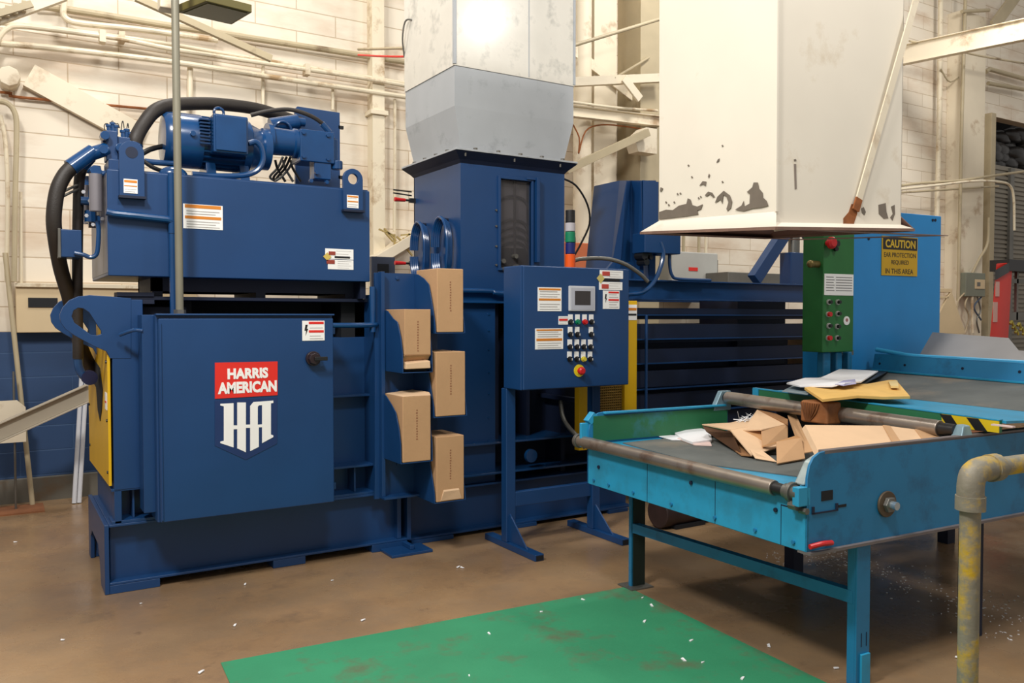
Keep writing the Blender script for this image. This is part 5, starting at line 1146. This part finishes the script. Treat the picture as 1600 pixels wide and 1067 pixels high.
# grey sheet cover behind the cross conveyor
gc = thing('grey_sheet_cover', 'grey folded sheet metal cover behind the cross conveyor rail, at right', 'cover', V3(5.7, 3.6, 1.3), TA)
UB = 6.15
a0, a1 = tx(1457, 519, UB), tx(1576, 528, UB)
c0, c1 = tx(1437, 554, UB-.28), tx(1640, 575, UB-.28)
e1 = tx(1590, 546, UB+.2)
T_().slab([c0, tx(1612, 572, UB-.28), a1, a0], (0, 0, -.012)).done('sloping_face', GREYCOV, gc)
T_().slab([a0, a1, Vector(e1), Vector((e1.x, a0.y, e1.z))], (0, 0, -.012)).done('rear_face', GREYCOV, gc)
T_().slab([tx(1572, 546, UB-.10), tx(1660, 552, UB-.10), tx(1660, 575, UB-.28), tx(1590, 571, UB-.28)], (0, 0, -.012)).done('low_face', GREYCOV, gc)
T_().box(UB-.26, UB+.19, min(c1.y, a1.y)+.05, a0.y, .9, min(c0.z, c1.z)-.02).done('support', NAVY, gc)
# beige gusset, grey wiring box and red rack beyond
Q = 6.6
def bxy(a, t, c, d, y, dep): q0, q1 = gy(a, d, y), gy(c, t, y); return (q0.x, q1.x, y, y+dep, q0.z, q1.z)
q = gy(1468, 521, Q)
b = B(); b.plate([(gy(x, y, Q).x, gy(x, y, Q).z) for x, y in ((1466, 521), (1509, 521), (1487, 455), (1482, 462), (1468, 490))], Q, Q+.03, 'xz'); b.box(*bxy(1462, 451, 1488, 456, Q, .3)); b.box(*bxy(1462, 463, 1482, 466, Q, .3)); b.box(*bxy(1466, 521, 1500, 560, Q, .3)); x0, x1, y0, y1, z0, z1 = bxy(1468, 560, 1505, 575, Q, .3); b.box(x0, x1, y0, y1, 0, z1)
tag(b.done('gusset_bracket', BEIGE, None, bevel=.003), 'beige triangular steel bracket between the bright blue cabinet and the right column', 'bracket')
WBY = 7.95
x0, x1, y0, y1, z0, z1 = bxy(1509, 427, 1540, 463, WBY, .12)
wb = thing('wiring_box', 'grey-green wiring box with a pale plate, fixed on the right wall column', 'electrical box', ((x0+x1)/2, WBY, z0))
B().box(x0, x1, y0, y1+.03, z0, z1).done('body', M('grey_green_box', (122, 126, 110), .5), wb, bevel=.01)
x0, x1, y0, y1, z0, z1 = bxy(1524, 437, 1539, 451, WBY-.01, .01); B().box(x0, x1, y0, y1, z0, z1).done('pale_plate', BEIGE, wb)
x0, x1, y0, y1, z0, z1 = bxy(1527, 441, 1532, 447, WBY-.014, .004); B().box(x0, x1, y0, y1, z0, z1).done('switch', GREYST, wb)
for k, (pts, mt) in enumerate((([(1512, 463), (1508, 478), (1514, 495), (1508, 520)], TAN), ([(1519, 463), (1519, 490), (1520, 520)], CREAMP), ([(1527, 463), (1532, 485), (1526, 500), (1530, 520)], GREYST), ([(1510, 455), (1498, 468), (1496, 480)], TAN), ([(1534, 463), (1522, 480), (1533, 500)], M('blue_grey_cable', (70, 84, 104), .5)), ([(1519, 427), (1530, 405), (1543, 380), (1545, 340)], TAN))):
    B().tube([gy(a, c, WBY+.03) for a, c in pts], .022 if k in (1, 5) else .014).done('cable', mt, wb)
RY = 6.9
rr_ = thing('red_rack', 'red upright with black top arm standing before the roll-up door', 'rack', (gy(1560, 500, RY).x, RY, 0))
b = B(); b.hexa([gy(1546, 535, RY), gy(1575, 535, RY), gy(1575, 535, RY+.3), gy(1546, 535, RY+.3), gy(1557, 412, RY), gy(1582, 410, RY), gy(1582, 410, RY+.3), gy(1557, 412, RY+.3)])
x0 = gy(1546, 535, RY); b.box(x0.x, x0.x+.3, RY, RY+.3, 0, x0.z); b.done('upright', REDP, rr_, bevel=.01)
b = B()
for a, t, c, d in ((1556, 440, 1562, 463), (1552, 472, 1559, 503)): b.box(*bxy(a, t, c, d, RY-.01, .01))
b.done('pale_sticker', M('pale_sticker_grey', (190, 150, 140), .5), rr_, each=True)
b = B(); b.hexa([gy(1555, 438, RY-.03), gy(1577, 425, RY-.03), gy(1577, 425, RY+.3), gy(1555, 438, RY+.3), gy(1555, 422, RY-.03), gy(1577, 410, RY-.03), gy(1577, 410, RY+.3), gy(1555, 422, RY+.3)]); b.box(*bxy(1577, 412, 1680, 423, RY-.03, .3)); b.done('top_arm', BLKP, rr_)
b = B(); b.box(*bxy(1577, 438, 1640, 442, RY+.1, .05)); b.box(*bxy(1588, 423, 1592, 500, RY+.1, .04)); b.box(*bxy(1574, 488, 1640, 500, RY+.1, .05)); b.done('grey_rail', GREYST, rr_)
b = B()
for i in range(9): q = gy(1578+i*4, 506+(i*7) % 18, RY+.05); b.tube([q, q+Vector((.05, 0, .04)), q+Vector((.1, 0, -.03))], .02, n=6)
b.done('yellow_strap', M('olive_yellow_strap', (150, 140, 60), .6, var=.4, scale=9), rr_)
# ================================================================ CREAM HOOD
D = 4.25
dd = ray(1213, 354); kk = D/Vector((FW.x, FW.y, 0)).length/ (dd.x*math.cos(AZ)+dd.y*math.sin(AZ))*Vector((FW.x, FW.y, 0)).length
N0 = TI @ (EP+dd*kk)
HL = tx(1001, 362, N0.x); HR = ty(1482, 366, N0.y)
HRc = ty(1428, 357, N0.y)
def on_far(u, v, py):
    wv_ = TM @ Vector((u, v, 0)); pxx = CX+FOC*(wv_.dot(RT))/(wv_.dot(Vector((FW.x, FW.y, 0))))
    d_ = ray(pxx, py); return EYE+d_.z*(wv_.length/Vector((d_.x, d_.y, 0)).length)
HF = Vector((HR.x, HL.y, on_far(HR.x, HL.y, 373)))
hd = thing('exhaust_hood', 'big cream painted sheet metal hood with peeling paint hanging over the conveyor', 'hood', V3((N0.x+HR.x)/2, (N0.y+HL.y)/2, N0.z), TA)
iu, iv = N0.x+.05, N0.y+.05
A_ = ty(1207, 330, iv); bz = A_.z
bu1 = ty(1408, 330, iv).x; bv1 = tx(1030, 345, iu).y
top = 4.15
def wallp(p0, p1, zb0, zb1, nm):
    p0, p1 = Vector(p0), Vector(p1)
    return T_().bar((p0.x, p0.y, 0), (p1.x, p1.y, 0), .006, .01)
zl_, zr_ = tx(1030, 345, iu).z, ty(1408, 338, iv).z
b = T_()
b.hexa([(iu, iv, bz), (iu+.006, iv, bz), (iu+.006, bv1, zl_), (iu, bv1, zl_), (iu-.01, iv, top), (iu-.004, iv, top), (iu-.004, bv1, top), (iu-.01, bv1, top)])
lface = b.done('left_panel', HOODP, hd)
bz2, zr2 = ty(1207, 347, iv).z, ty(1408, 351, iv).z
b = T_(); b.hexa([(iu, iv, bz2), (bu1, iv, zr2), (bu1, iv+.006, zr2), (iu, iv+.006, bz2), (iu-.01, iv, top), (bu1, iv, top), (bu1, iv+.006, top), (iu-.01, iv+.006, top)]); rface = b.done('right_panel', HOODP, hd)
b = T_(); b.box(bu1-.006, bu1, iv, bv1, zr_, top); b.box(iu, bu1, bv1-.006, bv1, zl_, top); b.done('rear_panel', HOODP, hd)
T_().box(iu-.02, bu1, iv, bv1, top-.006, top).done('top_panel', HOODP, hd)  # unseen lid, added to keep light from entering the hood above
for u in (iu+.1, bu1-.1): T_().cyl((u, bv1-.1, top), (u, bv1-.1, 6.4), .01, n=8).done('hanger_rod', GREYST, hd)
# flared rim
rim_in = [Vector((iu, iv, bz)), Vector((bu1, iv, zr_)), Vector((bu1, bv1, (zl_+zr_)/2)), Vector((iu, bv1, zl_))]
rim_out = [N0, HRc, Vector((HRc.x, HL.y, HF.z)), HL]
B_t = T_(); tv = [B_t.v((iu, iv, bz)), B_t.v((iu, iv, bz2)), B_t.v(N0), B_t.v((iu+.004, iv+.004, bz)), B_t.v((iu+.004, iv+.004, bz2)), B_t.v(N0+Vector((.004, .004, 0)))]
for f_i in ((0, 1, 2), (3, 5, 4), (0, 3, 4, 1), (1, 4, 5, 2), (2, 5, 3, 0)): B_t.f([tv[k] for k in f_i])
B_t.done('corner_gusset', HOODP, hd)
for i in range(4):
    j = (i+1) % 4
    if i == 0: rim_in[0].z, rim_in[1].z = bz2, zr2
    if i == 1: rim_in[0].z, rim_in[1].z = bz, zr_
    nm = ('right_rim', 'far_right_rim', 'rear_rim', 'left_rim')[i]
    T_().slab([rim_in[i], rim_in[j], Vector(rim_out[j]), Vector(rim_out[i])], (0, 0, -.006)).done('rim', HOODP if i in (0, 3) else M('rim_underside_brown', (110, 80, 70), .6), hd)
b = T_()
for i in range(4):
    j = (i+1) % 4; p, q = Vector(rim_out[i]), Vector(rim_out[j]); b.bar(p-Vector((0, 0, .008)), q-Vector((0, 0, .008)), .012, .016)
    c = (Vector(rim_in[i])+Vector(rim_in[j]))/2
RIMM = M('rusty_dark_rim', (124, 96, 82), .6, var=.2, scale=10)
b.done('rim_edge', RIMM, hd)
b = T_(); oq = [Vector(p)-Vector((0, 0, .006)) for p in (N0, HR, HF, HL)]; ce = sum(oq, Vector())/4; iq_ = [p.lerp(ce, .13) for p in oq]
for i in range(4):
    j = (i+1) % 4; b.slab([oq[i], oq[j], iq_[j], iq_[i]], (0, 0, -.004))
b.done('bottom_flange', RIMM, hd)
# bare patches: shape outlines on the panel faces
Z6 = lambda x, y: (980+x/4.706, 180+y/4.706)
def patch(pts, par, face, mat=BARE, nm='bare_patch'):
    L = []
    for x, y in pts:
        px, py = Z6(x, y)
        q = tx(px, py, iu-.001) if face == 'L' else ty(px, py, iv-.001)
        L.append((q.y, q.z) if face == 'L' else (q.x, q.z))
    o = (T_().plate(L, iu-.007, iu-.0045, 'yz') if face == 'L' else T_().plate(L, iv-.002, iv-.0005, 'xz')).done(nm, mat, par)
def shift(L, dx=0, dy=0): return [(x+dx, y+dy) for x, y in L]
patch([(238, 765), (240, 712), (290, 695), (340, 698), (385, 665), (440, 652), (450, 612), (470, 620), (482, 660), (520, 672), (560, 655), (548, 690), (520, 700), (527, 728), (440, 742), (330, 755)], lface, 'L')
patch([(798, 695), (845, 665), (862, 630), (866, 672), (905, 650), (908, 580), (885, 565), (925, 530), (935, 495), (965, 495), (975, 540), (1000, 570), (1003, 605), (1030, 630), (1042, 665), (985, 680), (930, 685), (860, 705)], lface, 'L')
patch([(650, 645), (668, 600), (715, 556), (760, 590), (776, 635), (768, 680), (742, 704), (735, 690), (750, 640), (735, 600), (712, 585), (705, 650), (690, 620)], lface, 'L')
patch([(575, 590), (600, 562), (630, 570), (648, 600), (635, 602), (612, 582), (590, 596)], lface, 'L')
patch([(535, 520), (560, 485), (586, 488), (582, 520), (560, 508)], lface, 'L')
patch([(245, 560), (250, 530), (268, 538), (258, 560)], lface, 'L')
patch([(660, 350), (672, 325), (684, 318), (680, 338)], lface, 'L'); patch([(598, 455), (606, 430), (613, 440), (606, 460)], lface, 'L')
for x, y in ((375, 580), (395, 575), (480, 455), (290, 640), (310, 660), (350, 640), (530, 610), (545, 600), (705, 225), (455, 370), (705, 490)): patch([(x-7, y), (x, y-8), (x+7, y+1), (x, y+7)], lface, 'L')
patch([(1226, 325), (1240, 322), (1244, 336), (1228, 338)], rface, 'R'); patch([(1226, 358), (1242, 358), (1246, 540), (1232, 545)], rface, 'R', M('dark_drip', (130, 118, 108), .5))
Z8 = lambda x, y: ((1260+x/3.556-980)*4.706, (320+y/3.556-180)*4.706)
patch([Z8(*p) for p in ((305, 20), (318, 12), (330, 40), (322, 58), (308, 45))], rface, 'R')
patch([Z8(*p) for p in ((400, 0), (440, -10), (445, 40), (455, 75), (430, 78), (402, 50))], rface, 'R')
patch([Z8(*p) for p in ((470, 10), (490, 0), (492, 50), (478, 88), (465, 70), (480, 50))], rface, 'R')
patch([Z8(*p) for p in ((205, 112), (205, 75), (235, 40), (250, -5), (285, -2), (282, 50), (268, 90), (262, 112))], rface, 'R', RUST, 'rust_stain')
# corner strap along the near edge and the slanting brace
T_().bar((iu-.004, iv-.004, bz), (iu-.014, iv-.004, top), .012, .012, (1, 0, 0)).done('corner_seam', HOODP, hd)
P0, P1 = ty(1340, 318, iv-.012), ty(1437, -20, iv-.03)
ds = T_().bar(P0, P1, .045, .008, (0, 1, 0)).done('diagonal_strap', CREAM, hd)
T_().bar(P0-(P1-P0).normalized()*.04, P0+(P1-P0).normalized()*.03, .05, .010, (0, 1, 0)).done('rusty_end', RUST, ds)
# ================================================================ YELLOW PIPE RAIL
pj = Vector((2.35, 1.315, 1.165))
q = ray(1517, 735); 
yr = thing('pipe_railing', 'worn yellow and grey pipe railing with an elbow, in the right foreground', 'railing', (pj.x, pj.y, 0))
dq = ray(1517, 742); pj = EP+dq*(2.36/(dq.x*FW.x+dq.y*FW.y)); pj.z = pj.z
yr.location = (pj.x, pj.y, 0)
foot = Vector((pj.x, pj.y, 0))
B().cyl(foot, pj-Vector((0, 0, .04)), .0275, n=24).done('upright_pipe', WORNY, yr)
dirx = TM.to_3x3() @ Vector((1, 0, 0))
b = B(); b.tube([pj-Vector((0, 0, .075)), pj-Vector((0, 0, .03)), pj+dirx*.012+Vector((0, 0, .0)), pj+dirx*.045+Vector((0, 0, .012)), pj+dirx*.10+Vector((0, 0, .012))], .036, n=20)
b.cyl(pj-Vector((0, 0, .10)), pj-Vector((0, 0, .06)), .040, n=20); b.cyl(pj+dirx*.085+Vector((0, 0, .012)), pj+dirx*.12+Vector((0, 0, .012)), .040, n=20); b.done('elbow', WORNY, yr, bevel=.003)
B().cyl(pj+dirx*.09+Vector((0, 0, .012)), pj+dirx*1.8+Vector((0, 0, .012)), .0275, n=24).done('rail_pipe', WORNY, yr)
B().cyl(foot, foot+Vector((0, 0, .01)), .07, n=24).done('base_flange', WORNY, yr)
# ================================================================ WASTE ON THE BELT
BZ = .866
def on_bed(px, py, z=BZ): return TI @ gz(px, py, z)
def poly_sheet(pxs, z, t, nm, mat, label, cat, lift=(), group=None):
    """flat piece whose outline points lie on planes z (+ lift per point)"""
    P_ = [on_bed(px, py, z+(lift[i] if lift else 0)) for i, (px, py) in enumerate(pxs)]
    b = T_(); lo = [b.v(p) for p in P_]; hi = [b.v(p+Vector((0, 0, t))) for p in P_]; n = len(P_)
    b.f(lo[::-1]); b.f(hi)
    for i in range(n): b.f([lo[i], lo[(i+1) % n], hi[(i+1) % n], hi[i]])
    o = b.done(nm, mat); return tag(o, label, cat, group)
poly_sheet([(1022, 680), (1058, 681), (1065, 688), (1050, 688)], BZ, .004, 'loose_paper', PAPER, 'flat white paper strip on the belt, left of the folded papers', 'paper')
poly_sheet([(1054, 679), (1076, 667), (1110, 676), (1112, 690), (1082, 694), (1066, 688)], BZ+.004, .012, 'folded_paper', PAPER, 'folded white papers on the belt left of the opened carton', 'paper', (0, .02, .01, 0, 0, 0))
poly_sheet([(1058, 686), (1066, 684), (1110, 692), (1112, 697), (1085, 696)], BZ, .006, 'folded_paper', M('pinkish_paper', (226, 200, 192), .7), 'pinkish paper under the folded white papers', 'paper')
# opened carton tube lying at the left (open end toward the camera, ragged)
def boxpts(nm, mat, pts, label, cat='cardboard', parent=None, bevel=.002):
    o = T_().hexa(pts).done(nm, mat, parent, bevel=bevel)
    if parent is None: tag(o, label, cat)
    return o
# geometry helper: quad given by pixels with heights, thickness
def flap(px4, zs, t=.006, off=None):
    q = [on_bed(a, c, z) for (a, c), z in zip(px4, zs)]
    n = (q[1]-q[0]).cross(q[3]-q[0]).normalized()
    return T_().slab(q, n*t)
cb1 = thing('opened_carton', 'ragged opened brown carton with its dark open end facing left, on the belt', 'cardboard', V3(3.25, 3.2, BZ), TA)
# lower sheet, upper sheet forming a wedge mouth
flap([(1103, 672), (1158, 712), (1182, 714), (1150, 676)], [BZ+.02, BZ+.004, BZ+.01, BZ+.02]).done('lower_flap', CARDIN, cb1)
flap([(1097, 664), (1141, 673), (1192, 664), (1182, 660)], [BZ+.10, BZ+.11, BZ+.12, BZ+.11]).done('upper_flap', CARD2, cb1)
flap([(1141, 673), (1174, 713), (1216, 700), (1192, 664)], [BZ+.11, BZ+.014, BZ+.03, BZ+.12]).done('front_flap', CARD2, cb1)
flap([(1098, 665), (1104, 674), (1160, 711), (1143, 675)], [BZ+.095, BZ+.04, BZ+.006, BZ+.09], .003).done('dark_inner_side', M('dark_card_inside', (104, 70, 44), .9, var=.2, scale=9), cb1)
flap([(1097, 664), (1180, 661), (1190, 650), (1140, 662)], [BZ+.085, BZ+.10, BZ+.10, BZ+.09]).done('back_flap', CARD2, cb1)
cb2 = thing('crushed_carton', 'crushed brown carton with square end flap facing front, middle of the waste pile', 'cardboard', V3(3.35, 2.95, BZ), TA)
flap([(1190, 671), (1231, 663), (1231, 693), (1192, 700)], [BZ+.12, BZ+.13, BZ+.04, BZ+.04]).done('end_panel', CARD, cb2)
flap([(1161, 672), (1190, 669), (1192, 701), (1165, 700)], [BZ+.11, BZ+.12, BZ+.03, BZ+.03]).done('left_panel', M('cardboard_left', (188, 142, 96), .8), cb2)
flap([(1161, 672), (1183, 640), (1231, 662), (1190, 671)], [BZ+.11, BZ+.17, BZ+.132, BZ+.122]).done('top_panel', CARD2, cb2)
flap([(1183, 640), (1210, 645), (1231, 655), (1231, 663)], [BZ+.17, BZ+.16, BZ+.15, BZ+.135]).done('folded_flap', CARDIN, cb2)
flap([(1231, 648), (1243, 646), (1270, 705), (1253, 708)], [BZ+.16, BZ+.16, BZ+.04, BZ+.03]).done('standing_flap', CARD, cb2)
o = thing('small_carton', 'small brown carton end under the crushed carton, nearest the side panel', 'cardboard', V3(3.25, 2.8, BZ), TA)
flap([(1213, 690), (1252, 684), (1258, 716), (1214, 724)], [BZ+.08, BZ+.09, BZ+.012, BZ+.01]).done('end_panel', CARD, o)
flap([(1171, 702), (1190, 703), (1215, 722), (1180, 716)], [BZ+.05, BZ+.05, BZ+.005, BZ+.01]).done('bottom_flap', CARD2, o)
flap([(1213, 690), (1190, 697), (1245, 680), (1252, 684)], [BZ+.08, BZ+.05, BZ+.09, BZ+.09]).done('top_flap', M('cardboard_mid', (180, 134, 88), .8), o)
bb = thing('large_flat_carton', 'large flattened pinkish-brown carton with a taped seam lying on the belt beside the side panel', 'cardboard', V3(3.5, 2.75, BZ), TA)
def fl2(pts, nm, mat, off=(0, .02, -.02)):     # (px, py, v) corners: the sheet leans from the side panel back towards the belt middle
    q = [ty(a, c, v) for a, c, v in pts]; return T_().slab(q, off).done(nm, mat, bb)
fl2([(1258, 664, 2.80), (1386, 665, 2.72), (1420, 700, 2.455), (1284, 716, 2.455)], 'main_panel', CARD2)
fl2([(1386, 665, 2.72), (1432, 671, 2.66), (1482, 694, 2.46), (1420, 700, 2.455)], 'side_panel', CARD2)
fl2([(1380, 664, 2.718), (1391, 665, 2.712), (1413, 698, 2.45), (1401, 699, 2.45)], 'seam_strip', CARD, (0, .004, -.004))
fl2([(1430, 670, 2.655), (1462, 678, 2.60), (1484, 693, 2.452), (1450, 696, 2.452)], 'shaded_flap', CARD, (0, .004, -.004))
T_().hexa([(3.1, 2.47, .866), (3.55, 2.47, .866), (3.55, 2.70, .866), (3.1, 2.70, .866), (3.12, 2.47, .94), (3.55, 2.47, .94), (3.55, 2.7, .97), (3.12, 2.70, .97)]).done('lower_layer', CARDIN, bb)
sp_ = T_(); rr = random.Random(5)
for i in range(26):
    q = on_bed(1150+rr.random()*34, 664-rr.random()*10, BZ+.10); e = Vector((rr.uniform(-.05, .05), rr.uniform(-.07, .07), rr.uniform(.0, .05)))
    sp_.slab([q, q+Vector((.012, .01, 0)), q+e+Vector((.012, .01, 0)), q+e], (0, .002, .002))
tag(sp_.done('torn_paper_bundle', PAPER), 'bundle of torn white paper strips behind the crushed carton', 'paper')
# wrapped brown block on the roller
q0 = on_bed(1250, 662, 1.0)
wv = (3.62, 3.80); 
c_ = ty(1275, 662, 3.15)
tb = thing('tape_wrapped_bundle', 'brown paper bundle with pleated side wedged on the second steel roller', 'bundle', V3(3.62, 3.15, 1.0), TA)
va, vb = tx(1293, 640, 3.60).y, tx(1246, 640, 3.60).y
z0_, z1_ = tx(1270, 661, 3.60).z, tx(1270, 627, 3.60).z
T_().box(3.60, 3.71, va, vb-.02, z0_, z1_).done('block', TAPE, tb, bevel=.012)
b = T_()
for k in range(9):
    b.tube([(3.598, vb-.025-.016*k, z1_-.012), (3.594, vb-.045-.011*k, (z0_+z1_)/2+.01*math.sin(k*2)), (3.598, vb-.06-.004*k, z0_+.012)], .0035, n=6)
b.done('pleat', M('dark_pleat', (104, 62, 30), .6), tb, each=True)
# papers on the cross conveyor
DZ = 1.10
def deck(pxs, z, t, nm, mat, label, cat, lift=()): return poly_sheet(pxs, z, t, nm, mat, label, cat, lift)
deck([(1222, 612), (1240, 603), (1320, 578), (1345, 580), (1300, 605), (1262, 617)], DZ+.06, .005, 'grey_tray', M('grey_board', (128, 144, 152), .5), 'grey board beneath the clipboard on the cross conveyor', 'board')
deck([(1318, 581), (1342, 571), (1394, 573), (1396, 577), (1352, 600), (1290, 603)], DZ+.075, .006, 'black_clipboard', BLKP, 'black clipboard under the white papers on the cross conveyor', 'clipboard')
deck([(1229, 600), (1258, 592), (1282, 592), (1312, 578), (1372, 581), (1345, 598), (1320, 600), (1300, 605), (1250, 605)], DZ+.09, .008, 'white_papers', PAPER, 'white papers on the black clipboard, at the far end of the cross conveyor', 'paper', (0, 0, .005, .0, 0, .01, .02, 0, 0))
deck([(1305, 601), (1318, 595), (1336, 593), (1338, 600), (1318, 603)], DZ+.104, .003, 'purple_print', M('purple_paper', (170, 168, 206), .6), 'pale purple printed slip on the white papers', 'paper')
deck([(1257, 609), (1305, 604), (1356, 603), (1388, 597), (1400, 597), (1422, 623), (1380, 624), (1340, 622), (1285, 628)], DZ+.05, .014, 'manila_envelope', MANILA, 'crumpled manila envelope at the front edge of the cross conveyor', 'envelope', (.03, .02, .015, .02, .03, -.01, 0, .01, .0))
deck([(1388, 599), (1402, 597), (1404, 606), (1392, 606)], DZ+.085, .012, 'tape_tab', M('pale_tape_tab', (232, 206, 140), .5), 'pale tape tab standing on the manila envelope', 'tape')
q = on_bed(1567, 666, 1.10)
tag(T_().box(q.x-.01, q.x+.012, q.y-.05, q.y+.05, 1.099, 1.106).done('paper_sliver', M('pinkish_sliver', (214, 190, 186), .7)), 'pinkish paper sliver beside the yellow and black hazard stripe', 'paper scrap')
# dark motor box under the table
q = gz(1050, 822, 0)
mm = thing('drive_motor', 'dark brown motor housing on the floor behind the conveyor legs', 'motor', (q.x, q.y, 0))
b = B(); b.cyl((q.x-.15, q.y, .12), (q.x+.35, q.y, .12), .115, n=20); b.done('housing', M('dark_brown_metal', (48, 32, 30), .6, var=.3, scale=8), mm, bevel=.01)
B().box(q.x-.05, q.x+.25, q.y-.10, q.y+.1, 0, .03).done('base', DARK, mm)
B().box(q.x+.0, q.x+.14, q.y-.10, q.y+.04, .2, .28).done('terminal_box', DARK, mm, bevel=.006)
